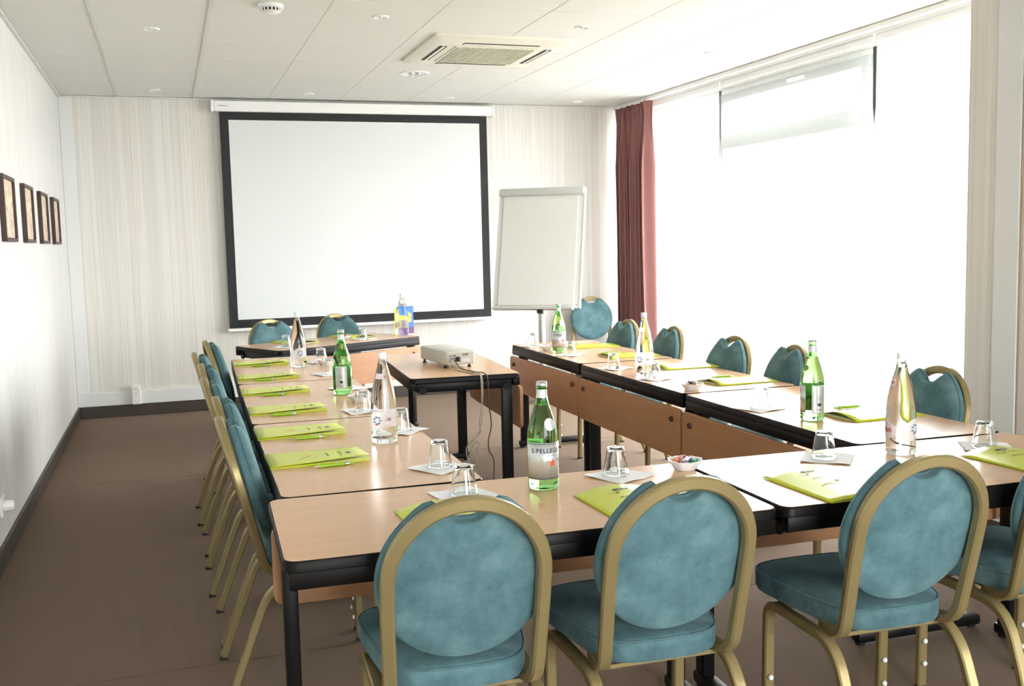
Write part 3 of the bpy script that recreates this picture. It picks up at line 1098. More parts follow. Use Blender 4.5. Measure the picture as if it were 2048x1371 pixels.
def star(n, r0, r1):
    vs = [(0, 0)] + [((r0 if i % 2 == 0 else r1) * math.sin(PI * i / n), (r0 if i % 2 == 0 else r1) * math.cos(PI * i / n)) for i in range(2 * n)]
    fs = [(0, 1 + i, 1 + (i + 1) % (2 * n)) for i in range(2 * n)]
    return vs, fs


def solid(o, t=0.0002):
    md = o.modifiers.new('thickness', 'SOLIDIFY'); md.thickness = t; md.offset = 1
    return o


def make_green():
    """label front looks along local +x"""
    t = thing('mineral_water_bottle', '', 'bottle', group='green glass mineral water bottles')
    bottle_glass(t, G_OUT, 0.0026, 0.008, 'green_glass', 0.236)
    fa, ba = math.radians(112), math.radians(37)
    bm = arc_label(bmesh.new(), G_OUT, -fa, fa, 0.032, 0.134, 0.0004, 40)
    fl_ = solid(obj('front_label', bm, 'label_silver', t, smooth='all'))
    for z in (0.035, 0.131):
        bm = arc_label(bmesh.new(), G_OUT, -fa, fa, z - 0.0007, z + 0.0007, 0.0009, 40)
        obj('label_rule', bm, 'navy_print', fl_, smooth='all')
    vs, fs = text_polys('S.PELLEGRINO', 0.0168, bold=0.00025, space=1.18)
    obj('lettering', add_polys(bmesh.new(), vs, fs, wrap(G_OUT, 0, 0.112, 0.0011)), 'navy_print', fl_)
    vs, fs = star(5, 0.0135, 0.0052)
    obj('star_mark', add_polys(bmesh.new(), vs, fs, wrap(G_OUT, 0, 0.078, 0.0011)), 'orange_print', fl_)
    bm = bmesh.new()
    for j, (w_, z) in enumerate([(0.03, 0.099), (0.018, 0.062), (0.026, 0.055), (0.02, 0.047)]):
        arc_label(bm, G_OUT, -w_ / 0.0435 / 2, w_ / 0.0435 / 2, z - 0.0008, z + 0.0008, 0.0010, 8)
    obj('small_print', bm, 'grey_print', fl_)
    bm = arc_label(bmesh.new(), G_OUT, PI - ba, PI + ba, 0.030, 0.134, 0.0004, 20)
    bl = (obj('back_label', bm, 'label_white', t, smooth='all'))
    bm = arc_label(bmesh.new(), G_OUT, PI - ba * 0.86, PI + ba * 0.86, 0.034, 0.130, 0.0009, 20)
    obj('label_field', bm, 'label_silver', bl, smooth='all')
    bm = bmesh.new()
    fn = wrap(G_OUT, PI, 0.062, 0.0014)
    add_polys(bm, [(-0.009, 0.004), (-0.005, 0.008), (-0.003, 0.002), (0.002, 0.006), (0.006, 0.007), (0.009, 0.0), (0.006, -0.006), (-0.004, -0.006), (-0.007, -0.001)],
              [(0, 1, 2, 8), (2, 3, 7, 8), (3, 4, 5, 6, 7)], fn)
    for dz in (0.018, 0.024, 0.03, -0.016, -0.021):
        arc_label(bm, G_OUT, PI - 0.2, PI + 0.2, 0.062 + dz - 0.0006, 0.062 + dz + 0.0006, 0.0013, 6)
    obj('emblem', bm, 'navy_print', bl)
    # oval sticker on the shoulder
    vs, fs = [(0, 0)], []
    for i in range(24):
        a = 2 * PI * i / 24
        rr = 0.0165 * (1 + 0.06 * math.cos(3 * a + 0.6))
        vs.append((rr * 1.15 * math.cos(a), rr * math.sin(a)))
        fs.append((0, 1 + i, 1 + (i + 1) % 24))
    obj('shoulder_sticker', add_polys(bmesh.new(), vs, fs, wrap(G_OUT, 0.0, 0.184, 0.0012)), 'label_silver', t, smooth='all')
    bm = lathe(bmesh.new(), [(rad_at(G_OUT, z) + 0.0005, z) for z in (0.256, 0.262, 0.27, 0.279)], 28)
    obj('neck_foil', bm, 'label_silver', t, smooth=50)
    bm = lathe(bmesh.new(), [(0.0142, 0.2905), (0.0158, 0.290), (0.0150, 0.298), (0.0125, 0.3005), (0, 0.3010), ], 36)
    obj('crown_cap', bm, 'cap_silver', t, smooth=40)
    return t


def make_clear():
    t = thing('water_bottle', '', 'bottle', group='clear glass water bottles')
    bottle_glass(t, E_OUT, 0.0026, 0.010, 'clear_glass', 0.272)
    fa = math.radians(46)
    shp = lambda u: (0.050 + 0.03 * max(0, u - 0.62), 0.112 - 0.05 * max(0, u - 0.55))
    bm = arc_label(bmesh.new(), E_OUT, -fa, fa, 0, 0, 0.0004, 24, shape=shp)
    a = (obj('front_label', bm, 'label_pale', t, smooth='all'))
    vs, fs = text_polys('evian', 0.026, bold=0.0004)
    obj('lettering', add_polys(bmesh.new(), vs, fs, wrap(E_OUT, -0.12, 0.079, 0.0011)), 'red_print', a)
    bm = bmesh.new()
    for dx, dz, r in ((-0.012, 0.021, 0.004), (-0.003, 0.024, 0.005), (0.006, 0.020, 0.0035)):
        add_polys(bm, [(dx - r, dz - r * 0.7), (dx, dz + r), (dx + r, dz - r * 0.7)], [(0, 1, 2)], wrap(E_OUT, -0.12, 0.079, 0.0011))
    obj('mountain_mark', bm, 'blue_print', a)
    ba = math.radians(52)
    c0 = math.radians(108)
    shp2 = lambda u: (0.034 + 0.028 * u, 0.078 + 0.036 * math.sin(min(1, u * 1.6) * PI / 2))
    bm = arc_label(bmesh.new(), E_OUT, c0 - ba, c0 + ba, 0, 0, 0.0004, 24, shape=shp2)
    c = (obj('back_label', bm, 'label_white', t, smooth='all'))
    bm = bmesh.new()
    fn = wrap(E_OUT, c0 + 0.25, 0.083, 0.0011)
    for k in range(7):
        a0 = k * 0.9
        x0_, y0_ = 0.012 * math.cos(a0), 0.012 * math.sin(a0)
        add_polys(bm, [(x0_ - 0.006, y0_), (x0_, y0_ + 0.004), (x0_ + 0.007, y0_ + 0.001), (x0_ + 0.001, y0_ - 0.003)], [(0, 1, 2, 3)], fn)
    obj('drawing', bm, 'blue_print', c)
    bm = bmesh.new()
    for k in range(4):
        add_polys(bm, [(-0.008 + k * 0.004, -0.018 + k * 0.0015), (-0.006 + k * 0.004, -0.014 + k * 0.0015), (-0.002 + k * 0.004, -0.017 + k * 0.0015)], [(0, 1, 2)], fn)
    obj('red_marks', bm, 'red_print', c)
    # small shoulder label
    bm = arc_label(bmesh.new(), E_OUT, -0.5, 0.5, 0.216, 0.236, 0.0004, 14)
    d = (obj('shoulder_label', bm, 'label_pale', t, smooth='all'))
    vs, fs = text_polys('evian', 0.014, bold=0.0002)
    obj('lettering', add_polys(bmesh.new(), vs, fs, wrap(E_OUT, -0.1, 0.226, 0.0011)), 'red_print', d)
    bm = lathe(bmesh.new(), [(0.0118, 0.296), (0.0150, 0.296), (0.0152, 0.299), (0.0148, 0.313), (0.0135, 0.3165), (0, 0.317)], 30)
    obj('screw_cap', bm, 'cap_white', t, smooth=40)
    return t


def face(x, y, deg):
    """turn so that local +x points deg degrees to the viewer's right of the camera direction"""
    return math.atan2(-y, -x) + math.radians(deg)


gp = make_green(); cpb = make_clear(); freeze(gp)
greens = [(0.966, 2.629, 36, 'green sparkling water bottle in the foreground, silver star label facing the viewer'),
          (0.747, 4.717, 172, 'green bottle on the left row, its narrow back label showing'),
          (2.254, 3.210, 215, 'green bottle on the right row nearest the viewer, back label towards the window'),
          (2.272, 5.857, 38, 'green bottle at the far end of the right row, before the flip chart')]
for i, (x, y, d, lb) in enumerate(greens):
    o = gp if i == 0 else copy_tree(gp)
    o.location = (x, y, TZ)
    o.rotation_euler = (0, 0, face(x, y, d))
    o['label'] = lb
clears = [(0.691, 3.479, 205, 'clear glass water bottle on the left row nearest the viewer, white cap'),
          (0.691, 5.919, 250, 'clear glass water bottle at the far end of the left row'),
          (1.684, 7.630, 190, 'clear glass water bottle in front of the blue brochure'),
          (2.266, 4.649, 205, 'clear glass water bottle in the middle of the right row'),
          (2.145, 2.592, -62, 'clear glass water bottle on the front right table, red lettering at its left')]
for i, (x, y, d, lb) in enumerate(clears):
    o = cpb if i == 0 else copy_tree(cpb)
    o.location = (x, y, TZ)
    o.rotation_euler = (0, 0, face(x, y, d))
    o['label'] = lb

# ------------------------------------------------------------------ napkins with upturned tumblers
TUMB = [(0.0, 0.083), (0.018, 0.0832), (0.0235, 0.082), (0.0252, 0.079), (0.0285, 0.060), (0.0335, 0.030), (0.0372, 0.008), (0.0382, 0.001),
        (0.0376, 0.0), (0.0366, 0.001), (0.0352, 0.010), (0.0315, 0.032), (0.0268, 0.058), (0.0240, 0.071), (0.019, 0.0735), (0.0, 0.074)]


def napkin_mesh(seed, w_=0.148):
    rnd = random.Random(seed)
    bm = bmesh.new()
    N = 10
    ph = rnd.random() * 6
    tops, bots = [], []
    for i in range(N + 1):
        rt, rb = [], []
        for j in range(N + 1):
            u, v_ = i / N - 0.5, j / N - 0.5
            k = 1 + 0.03 * math.sin(ph + 5 * u + 3 * v_)
            x, y = u * w_ * k, v_ * w_ * (2 - k)
            rr = max(abs(u), abs(v_)) * 2
            lift = 0.0 if rr < 0.6 else (rr - 0.6) ** 2 * 0.020 * (0.5 + 0.5 * math.sin(ph + i * 0.8 - j * 0.5))
            rt.append(bm.verts.new((x, y, 0.0022 + lift)))
            rb.append(bm.verts.new((x, y, 0.0002 + lift)))
        tops.append(rt); bots.append(rb)
    for i in range(N):
        for j in range(N):
            bm.faces.new((tops[i][j], tops[i + 1][j], tops[i + 1][j + 1], tops[i][j + 1]))
            bm.faces.new((bots[i][j], bots[i][j + 1], bots[i + 1][j + 1], bots[i + 1][j]))
    for k in range(N):
        for a, c in (((k, 0), (k + 1, 0)), ((N, k), (N, k + 1)), ((k + 1, N), (k, N)), ((0, k + 1), (0, k))):
            bm.faces.new((bots[a[0]][a[1]], bots[c[0]][c[1]], tops[c[0]][c[1]], tops[a[0]][a[1]]))
    return bm


glasses = [  # x, y, napkin dx, dy, napkin turn, where
    (0.765, 3.005, 0.0, -0.01, 0.6, 'near inner corner of the left row'),
    (0.737, 2.636, -0.005, 0.0, 0.2, 'just behind the leftmost foreground chair'),
    (1.212, 2.683, 0.005, -0.012, 0.45, 'right of the star-labelled green bottle'),
    (1.888, 2.627, 0.005, -0.01, -0.75, 'on the front right table left of the clear bottle'),
    (2.431, 2.548, 0.01, 0.0, -0.6, 'on the front right table at the right photo edge'),
    (2.226, 3.512, -0.015, -0.01, 0.25, 'on the right row left of the near green bottle'),
    (2.244, 4.498, 0.005, -0.005, 0.5, 'on the right row just right of the clear bottle'),
    (2.233, 4.955, 0.01, 0.0, 0.3, 'on the right row left of the clear bottle'),
    (2.275, 5.674, 0.0, 0.0, 0.6, 'just right of the far green bottle'),
    (2.260, 6.295, 0.0, 0.0, 0.2, 'at the far end of the right row'),
    (0.744, 4.177, 0.0, 0.0, 0.1, 'on the middle left table beside the sweets bowl'),
    (0.790, 3.664, 0.0, 0.0, 0.75, 'half behind the nearest left-row clear bottle'),
    (0.798, 5.491, 0.0, 0.0, 0.3, 'on the left row just left of the green bottle'),
    (0.844, 6.090, -0.01, 0.01, 0.2, 'at the far end of the left row'),
    (0.754, 7.144, -0.01, 0.0, 0.9, 'at the left end of the slanted back table'),
    (1.342, 7.442, 0.0, 0.0, 0.7, 'on the middle of the slanted back table')]
gproto = thing('tumbler', '', 'glass', group='upturned drinking tumblers')
bm = lathe(bmesh.new(), TUMB, 40)
obj('glass_body', bm, 'tumbler_glass', gproto, smooth=50)
freeze(gproto)
for i, (x, y, dx, dy, a, where) in enumerate(glasses):
    o = gproto if i == 0 else copy_tree(gproto)
    o.location = (x, y, TZ + 0.0030)
    o['label'] = 'upturned tumbler ' + where
    nk = obj('paper_napkin', napkin_mesh(i), 'napkin', smooth=40)
    nk.location = (x + dx, y + dy, TZ + 0.0004)
    nk.rotation_euler = (0, 0, a)
    tag(nk, 'white napkin under the tumbler ' + where, 'napkin', 'white paper napkins')
nk = obj('paper_napkin', napkin_mesh(77), 'napkin', smooth=40)
nk.location = (0.800, 4.880, TZ + 0.0004)
nk.rotation_euler = (0, 0, 0.5)
tag(nk, 'white paper napkin lying behind the green bottle of the left row', 'napkin', 'white paper napkins')

# ------------------------------------------------------------------ sweets bowls
def bowl_bm(r=0.052):
    bm = bmesh.new()
    N = 40
    prof = [(0.0, 0.0035), (0.026, 0.0030), (0.030, 0.0), (0.032, 0.001), (0.040, 0.014), (0.0505, 0.0275), (0.052, 0.0300), (0.0505, 0.0300), (0.038, 0.0155), (0.029, 0.0055), (0.0, 0.005)]
    rings = []
    for rr, z in prof:
        if rr == 0:
            rings.append([bm.verts.new((0, 0, z))]); continue
        ring = []
        for i in range(N):
            a = 2 * PI * i / N
            k = 1 + (0.07 * math.cos(8 * a)) * max(0, (rr - 0.032) / 0.02)
            ring.append(bm.verts.new((rr * k * math.cos(a), rr * k * math.sin(a), z)))
        rings.append(ring)
    for a, c in zip(rings[:-1], rings[1:]):
        for i in range(N):
            j = (i + 1) % N
            if len(a) == 1:
                bm.faces.new((a[0], c[i], c[j]))
            elif len(c) == 1:
                bm.faces.new((a[i], a[j], c[0]))
            else:
                bm.faces.new((a[i], a[j], c[j], c[i]))
    return bm


def candy_mesh():
    bm = bmesh.new()
    prof = [(0.0055, -0.0135), (0.0050, -0.0130), (0.0018, -0.0085), (0.0055, -0.006), (0.0072, 0.0), (0.0055, 0.006), (0.0018, 0.0085), (0.0050, 0.0130), (0.0055, 0.0135)]
    lathe(bm, prof, 10)
    bmesh.ops.rotate(bm, verts=bm.verts, cent=(0, 0, 0), matrix=Matrix.Rotation(PI / 2, 3, 'Y'))
    bmesh.ops.recalc_face_normals(bm, faces=bm.faces)
    me = bpy.data.meshes.new('candy')
    bm.to_mesh(me); bm.free()
    me.polygons.foreach_set('use_smooth', [True] * len(me.polygons))
    return me


cm = {}
for k in ('red', 'green', 'yellow', 'navy', 'pink', 'white', 'violet', 'orange', 'cream', 'brown', 'blue'):
    cm[k] = candy_mesh()
    cm[k].materials.append(MATS['candy_' + k])
bowl_me = None
for bi, (x, y, where, cols) in enumerate([
        (1.431, 2.669, 'on the front left table', ['navy', 'pink', 'white', 'yellow', 'red', 'green', 'cream', 'violet', 'blue', 'orange']),
        (2.225, 4.080, 'on the middle right table', ['red', 'navy', 'white', 'yellow', 'orange', 'brown', 'pink', 'cream']),
        (2.253, 5.990, 'left of the far green bottle', ['pink', 'white', 'red', 'cream', 'violet']),
        (0.775, 4.440, 'on the middle left table', ['pink', 'yellow', 'green', 'red', 'navy', 'white', 'cream']),
        (0.850, 5.960, 'on the far left-row table', ['white', 'pink', 'yellow', 'violet', 'cream']),
        (1.218, 7.508, 'on the slanted back table', ['red', 'white', 'navy', 'pink', 'violet', 'blue'])]):
    if bowl_me is None:
        b0 = obj('sweets_bowl', bowl_bm(), 'porcelain', smooth=40)
        bowl_me = b0.data
    else:
        b0 = link('sweets_bowl', bowl_me, None)
    b0.location = (x, y, TZ + 0.0004)
    tag(b0, 'small white fluted bowl of wrapped sweets ' + where, 'bowl', 'small bowls of sweets')
    rnd = random.Random(bi + 3)
    seen = {}
    for ci, cname in enumerate(cols):
        ring_ = 0 if ci < 2 else 1
        a = ci * 2.4 + bi
        rr = (0.010 if ci < 3 else 0.026)
        zz = 0.021 + (0.013 if ci < 3 else 0.001) + 0.003 * rnd.random()
        o = link('wrapped_sweet', cm[cname], None)
        o.location = (x + rr * math.cos(a), y + rr * math.sin(a), TZ + zz)
        o.rotation_euler = (rnd.uniform(-0.3, 0.3), rnd.uniform(-0.35, 0.35), rnd.uniform(0, 6))
        tag(o, '%s wrapped sweet in the bowl %s' % (cname, where), 'sweet', 'wrapped sweets in the bowl ' + where)

# ------------------------------------------------------------------ folders: local x = reader's right, y = away from the reader
def make_folder(kind, seed=0, lift=1.0):
    t = thing('folder', '', 'folder', group='lime green paper folders')
    w_, h_ = 0.228, 0.312
    obj('back_cover', nbox(-w_ / 2, w_ / 2, -h_ / 2, h_ / 2, 0.0002, 0.0012), 'folder_lime', t)
    obj('paper_sheets', nbox(-w_ / 2 + 0.008, w_ / 2 - 0.010, -h_ / 2 + 0.008, h_ / 2 - 0.008, 0.0012, 0.0030), 'folder_paper', t)
    nx, ny_ = 14, 10

    def hz(u, v_):
        if kind == 'wedge':     # loose right-hand edge, rising away from the reader
            return 0.0036 + lift * (0.004 + 0.019 * (v_ ** 1.3)) * (u ** 1.4)
        return 0.0036 + lift * 0.017 * math.sin(PI * u) * (0.35 + 0.65 * v_)
    bm = bmesh.new()
    g_ = []
    for i in range(nx + 1):
        g_.append([bm.verts.new((-w_ / 2 + w_ * i / nx, -h_ / 2 + h_ * j / ny_, hz(i / nx, j / ny_))) for j in range(ny_ + 1)])
    for i in range(nx):
        for j in range(ny_):
            bm.faces.new((g_[i][j], g_[i + 1][j], g_[i + 1][j + 1], g_[i][j + 1]))
    c = obj('front_cover', bm, 'folder_lime', t, smooth='all')
    md = c.modifiers.new('thickness', 'SOLIDIFY'); md.thickness = 0.0009
    if kind == 'wedge':
        bm = bmesh.new()     # inner flap seen in the opening
        a_ = [bm.verts.new((w_ / 2 - 0.0015, -h_ / 2 + h_ * j / ny_, 0.0014)) for j in range(ny_ + 1)]
        b__ = [bm.verts.new((w_ / 2 - 0.004, -h_ / 2 + h_ * j / ny_, hz(0.97, j / ny_) * 0.62)) for j in range(ny_ + 1)]
        for j in range(ny_):
            bm.faces.new((a_[j], a_[j + 1], b__[j + 1], b__[j]))
        obj('inner_flap', bm, 'folder_inside', t)

    def on(x, y):
        u, v_ = (x + w_ / 2) / w_, (y + h_ / 2) / h_
        return (x, y, hz(min(max(u, 0), 1), min(max(v_, 0), 1)) + 0.0014)
    # print: dark block logo, script line, orange swoosh with a white square
    bm = bmesh.new()
    for (x0, x1, y0, y1) in ((-0.022, -0.006, 0.098, 0.112), (-0.004, 0.010, 0.098, 0.106), (-0.004, 0.012, 0.108, 0.113), (0.012, 0.024, 0.100, 0.110)):
        add_polys(bm, [(x0, y0), (x1, y0), (x1, y1), (x0, y1)], [(0, 1, 2, 3)], on)
    obj('logo', bm, 'folder_logo', c)
    vs, fs = text_polys('Le M', 0.016, 'LEFT', 0.0001)
    bm = bmesh.new()
    add_polys(bm, [(a - 0.045, q + 0.078) for a, q in vs], fs, on)
    for k in range(9):
        x0 = -0.004 + k * 0.0062
        add_polys(bm, [(x0, 0.074), (x0 + 0.0012, 0.074), (x0 + 0.0036, 0.081), (x0 + 0.0024, 0.081)], [(0, 1, 2, 3)], on)
        add_polys(bm, [(x0 + 0.0024, 0.081), (x0 + 0.0036, 0.081), (x0 + 0.0062, 0.074), (x0 + 0.0050, 0.074)], [(0, 1, 2, 3)], on)
    for k in range(5):
        add_polys(bm, [(-0.03 + 0.012 * k, 0.034), (-0.022 + 0.012 * k, 0.034), (-0.022 + 0.012 * k, 0.040), (-0.03 + 0.012 * k, 0.040)], [(0, 1, 2, 3)], on)
    obj('script_line', bm, 'folder_print', c)
    bm = bmesh.new()
    pr = None
    for k in range(17):
        u = k / 16
        x = -0.055 + 0.11 * u
        y = -0.035 + 0.018 * math.sin(u * 5.2)
        hw_ = 0.004 * math.sin(PI * u) + 0.0006
        cur = (bm.verts.new(on(x, y - hw_)), bm.verts.new(on(x, y + hw_)))
        if pr:
            bm.faces.new((pr[0], cur[0], cur[1], pr[1]))
        pr = cur
    obj('swoosh', bm, 'swoosh_orange', c)
    bm = bmesh.new()
    add_polys(bm, [(0.012, -0.012), (0.026, -0.012), (0.026, 0.004), (0.012, 0.004)], [(0, 1, 2, 3)], on)
    obj('white_square', bm, 'label_white', c)
    return t


PX, PY = 0.114, 0.156
wproto, aproto = make_folder('wedge', lift=0.75), make_folder('arch')
freeze(wproto)
folders = [('w', 0.427, 3.306, -PI / 2, 'nearest lime folder of the left row, beside a green pen'),
           ('w', 0.433, 3.812, -PI / 2 - 0.01, 'second lime folder of the left row from the viewer'),
           ('w', 0.450, 4.375, -PI / 2 - 0.01, 'third lime folder of the left row from the viewer'),
           ('w', 0.460, 4.972, -PI / 2 - 0.03, 'fourth lime folder of the left row from the viewer'),
           ('w', 0.480, 5.545, -PI / 2 - 0.02, 'fifth lime folder of the left row from the viewer, gaping open'),
           ('w', 0.500, 6.215, -PI / 2 - 0.03, 'sixth and farthest lime folder of the left row'),
           ('a', 0.640, 2.385, 0.03, 'lime folder mostly hidden behind the leftmost foreground chair'),
           ('a', 1.122, 2.350, 0.02, 'lime folder on the front left table between the two nearest chairs'),
           ('a', 1.690, 2.322, 0.02, 'lime folder on the front right table, pale with window glare'),
           ('a', 2.395, 2.330, 0.05, 'lime folder at the right photo edge'),
           ('a', 2.510, 3.200, PI / 2 + 0.03, 'lime folder beside the near green bottle of the right row'),
           ('a', 2.550, 4.235, PI / 2 + 0.02, 'lime folder on the right row beside the sweets bowl'),
           ('a', 2.600, 4.860, PI / 2 - 0.02, 'bulging lime folder right of the clear bottle in the right row'),
           ('a', 2.575, 5.490, PI / 2 - 0.04, 'lime folder behind the tumblers on the far right table'),
           ('a', 2.590, 6.095, PI / 2, 'farthest lime folder of the right row, below the lone chair'),
           ('a', 0.850, 7.490, PI + 0.42, 'lime folder at the left of the slanted back table'),
           ('a', 1.302, 7.718, PI + 0.46, 'lime folder lying raised at the rear of the slanted back table')]
used = set()
for kd, x, y, a, lb in folders:
    pr = wproto if kd == 'w' else aproto
    o = pr if kd not in used else copy_tree(pr)
    used.add(kd)
    o.location = (x, y, TZ + 0.0004)
    o.rotation_euler = (0, 0, a)
    o['label'] = lb

# ------------------------------------------------------------------ pens
def make_pen():
    t = thing('ballpoint_pen', '', 'pen', group='lime green ballpoint pens')
    def rx(bm):
        bmesh.ops.rotate(bm, verts=bm.verts, cent=(0, 0, 0), matrix=Matrix.Rotation(PI / 2, 3, 'Y'))
        bmesh.ops.translate(bm, verts=bm.verts, vec=(0, 0, 0.0056))
        return bm
    obj('barrel', rx(lathe(bmesh.new(), [(0, -0.045), (0.0044, -0.045), (0.0055, -0.03), (0.0055, 0.038), (0.0052, 0.038), (0, 0.038)], 14)), 'pen_lime', t, smooth=40)
    obj('tip', rx(lathe(bmesh.new(), [(0, -0.064), (0.0009, -0.064), (0.0013, -0.058), (0.0042, -0.0448), (0, -0.0448)], 14)), 'cap_silver', t, smooth=40)
    obj('ring', rx(lathe(bmesh.new(), [(0, 0.0378), (0.0058, 0.038), (0.0058, 0.050), (0, 0.050)], 14)), 'cap_silver', t, smooth=40)
    obj('button', rx(lathe(bmesh.new(), [(0, 0.0498), (0.0048, 0.05), (0.0048, 0.062), (0.003, 0.064), (0, 0.064)], 14)), 'pen_lime', t, smooth=40)
    obj('clip', nbox(0.008, 0.048, -0.0016, 0.0016, 0.0114, 0.0128, bev=0.0005, seg=1), 'cap_silver', t)
    return t


pens = [((0.395, 3.150), (0.528, 3.161), 'at the nearest folder of the left row', 0),
        ((0.380, 3.652), (0.516, 3.653), 'at the second folder of the left row', 0),
        ((0.356, 4.218), (0.488, 4.214), 'at the third folder of the left row', 0),
        ((0.374, 4.822), (0.503, 4.812), 'at the fourth folder of the left row', 0),
        ((0.383, 5.394), (0.517, 5.384), 'at the fifth folder of the left row', 0),
        ((0.418, 6.068), (0.546, 6.052), 'at the farthest folder of the left row', 0),
        ((2.609, 3.353), (2.438, 3.358), 'behind the folder near the pier-side green bottle', 0),
        ((2.619, 4.375), (2.487, 4.363), 'behind the folder beside the sweets bowl, right row', 0),
        ((2.594, 5.626), (2.464, 5.640), 'behind the folder on the far right table', 0)]
pproto = make_pen()
freeze(pproto)
for i, (p, q, where, dz) in enumerate(pens):
    o = pproto if i == 0 else copy_tree(pproto)
    o.location = ((p[0] + q[0]) / 2, (p[1] + q[1]) / 2, TZ + 0.0003)
    o.rotation_euler = (0, 0, math.atan2(q[1] - p[1], q[0] - p[0]))
    o['label'] = 'lime green pen lying ' + where

# ------------------------------------------------------------------ projector and its cables
t = thing('projector', 'grey table projector, its socket panel turned to the viewer', 'projector', (1.487, 5.60, TZ), 0.10)
PWx, PDy = 0.086, 0.212
bm = nbox(-PWx, PWx, -PDy, PDy, 0.020, 0.096, bev=0.010, seg=3)
pb = obj('body', bm, 'projector_grey', t, smooth=40)
obj('rear_panel', nbox(-PWx + 0.008, PWx - 0.008, -PDy - 0.0015, -PDy + 0.002, 0.026, 0.088, bev=0.001, seg=1), 'projector_rear', t)
for (x, z, r) in [(-0.065, 0.071, 0.0035), (-0.054, 0.071, 0.0035), (-0.044, 0.071, 0.0035), (-0.034, 0.072, 0.005), (-0.064, 0.058, 0.003), (-0.055, 0.058, 0.0035), (-0.045, 0.058, 0.0035), (-0.034, 0.058, 0.003), (-0.034, 0.046, 0.0045)]:
    bm = lathe(bmesh.new(), [(0, 0.0012), (r * 0.6, 0.0012), (r, 0.0008), (r, 0), (0, 0)], 12)
    bmesh.ops.rotate(bm, verts=bm.verts, cent=(0, 0, 0), matrix=Matrix.Rotation(PI / 2, 3, 'X'))
    bmesh.ops.translate(bm, verts=bm.verts, vec=(x, -PDy - 0.0014, z))
    obj('socket', bm, 'port_black', t)
for k in range(3):
    obj('vent', nbox(0.012 + k * 0.012, 0.022 + k * 0.012, -PDy - 0.0024, -PDy - 0.001, 0.070, 0.080), 'vent_dark', t)
obj('rating_label', nbox(0.006, 0.056, -PDy - 0.0022, -PDy - 0.001, 0.034, 0.054), 'label_white', t)
obj('connector', nbox(-0.066, -0.046, -PDy - 0.022, -PDy - 0.001, 0.036, 0.048, bev=0.002), 'cable_beige', t)
obj('plug', nbox(-0.030, -0.012, -PDy - 0.030, -PDy - 0.001, 0.040, 0.066, bev=0.004), 'port_black', t)
for x, y in ((-PWx + 0.015, -PDy + 0.05), (PWx - 0.015, -PDy + 0.05), (-PWx + 0.015, PDy - 0.03), (PWx - 0.015, PDy - 0.03)):
    obj('foot', lathe(bmesh.new(), [(0, 0), (0.011, 0), (0.012, 0.006), (0.007, 0.008), (0.007, 0.022), (0, 0.022)], 14, cx=x, cy_=y), 'port_black', t, smooth=40)

# cables run over the near edge of the table and hang to the floor
ZC = TZ + 0.004
ca = [(1.445, 5.37, TZ + 0.05), (1.452, 5.33, TZ + 0.03), (1.475, 5.26, ZC), (1.497, 5.15, ZC), (1.520, 5.065, ZC + 0.002), (1.523, 5.036, TZ - 0.03), (1.520, 5.03, TZ - 0.12), (1.500, 5.03, TZ - 0.24),
      (1.505, 5.03, TZ - 0.30), (1.465, 5.02, TZ - 0.325), (1.425, 5.03, TZ - 0.38), (1.445, 5.04, TZ - 0.47), (1.480, 5.05, TZ - 0.52), (1.470, 5.03, TZ - 0.60), (1.49, 5.02, 0.06), (1.46, 5.05, 0.006), (1.40, 5.12, 0.005)]
cb = [(1.470, 5.36, TZ + 0.045), (1.480, 5.30, TZ + 0.012), (1.520, 5.18, ZC), (1.548, 5.07, ZC + 0.001), (1.553, 5.036, TZ - 0.03), (1.553, 5.03, TZ - 0.14), (1.565, 5.03, TZ - 0.26), (1.545, 5.025, TZ - 0.34),
      (1.550, 5.03, TZ - 0.40), (1.573, 5.03, TZ - 0.45), (1.570, 5.03, TZ - 0.58), (1.575, 5.03, 0.04), (1.585, 5.06, 0.005), (1.63, 5.10, 0.005)]


def spline(pts, n=5):
    P = [Vector(p) for p in pts]
    P = [P[0] * 2 - P[1]] + P + [P[-1] * 2 - P[-2]]
    out = []
    for i in range(1, len(P) - 2):
        p0, p1, p2, p3 = P[i - 1:i + 3]
        for k in range(n):
            t_ = k / n
            out.append(0.5 * ((2 * p1) + (p2 - p0) * t_ + (2 * p0 - 5 * p1 + 4 * p2 - p3) * t_ ** 2 + (3 * p1 - p0 - 3 * p2 + p3) * t_ ** 3))
    out.append(P[-2])
    return out


for pts, mt, lb in ((ca, 'cable_beige', 'beige looped cable hanging from the projector table to the floor'),
                    (cb, 'cable_brown', 'brown power cable hanging from the projector table to the floor')):
    bm = bmesh.new()
    sweep(bm, spline(pts, 6), circ_prof(0.0032, 8))
    tag(obj('cable', bm, mt, smooth='all'), lb, 'cable', 'projector cables')
# second strand of the beige loop, tied up with it
bm = bmesh.new()
sweep(bm, spline([(1.428, 5.365, TZ + 0.04), (1.435, 5.33, TZ + 0.010), (1.455, 5.30, ZC), (1.485, 5.17, ZC), (1.512, 5.065, ZC + 0.002), (1.517, 5.036, TZ - 0.04), (1.512, 5.035, TZ - 0.25), (1.475, 5.035, TZ - 0.33), (1.450, 5.03, TZ - 0.37), (1.478, 5.03, TZ - 0.44), (1.452, 5.04, TZ - 0.50), (1.440, 5.04, TZ - 0.42), (1.492, 5.03, TZ - 0.345), (1.46, 5.03, TZ - 0.55), (1.455, 5.03, 0.05), (1.43, 5.06, 0.005), (1.38, 5.10, 0.005)], 6), circ_prof(0.0030, 8))
tag(obj('cable', bm, 'cable_beige', smooth='all'), 'thin beige video cable tangled beside the looped cable', 'cable', 'projector cables')

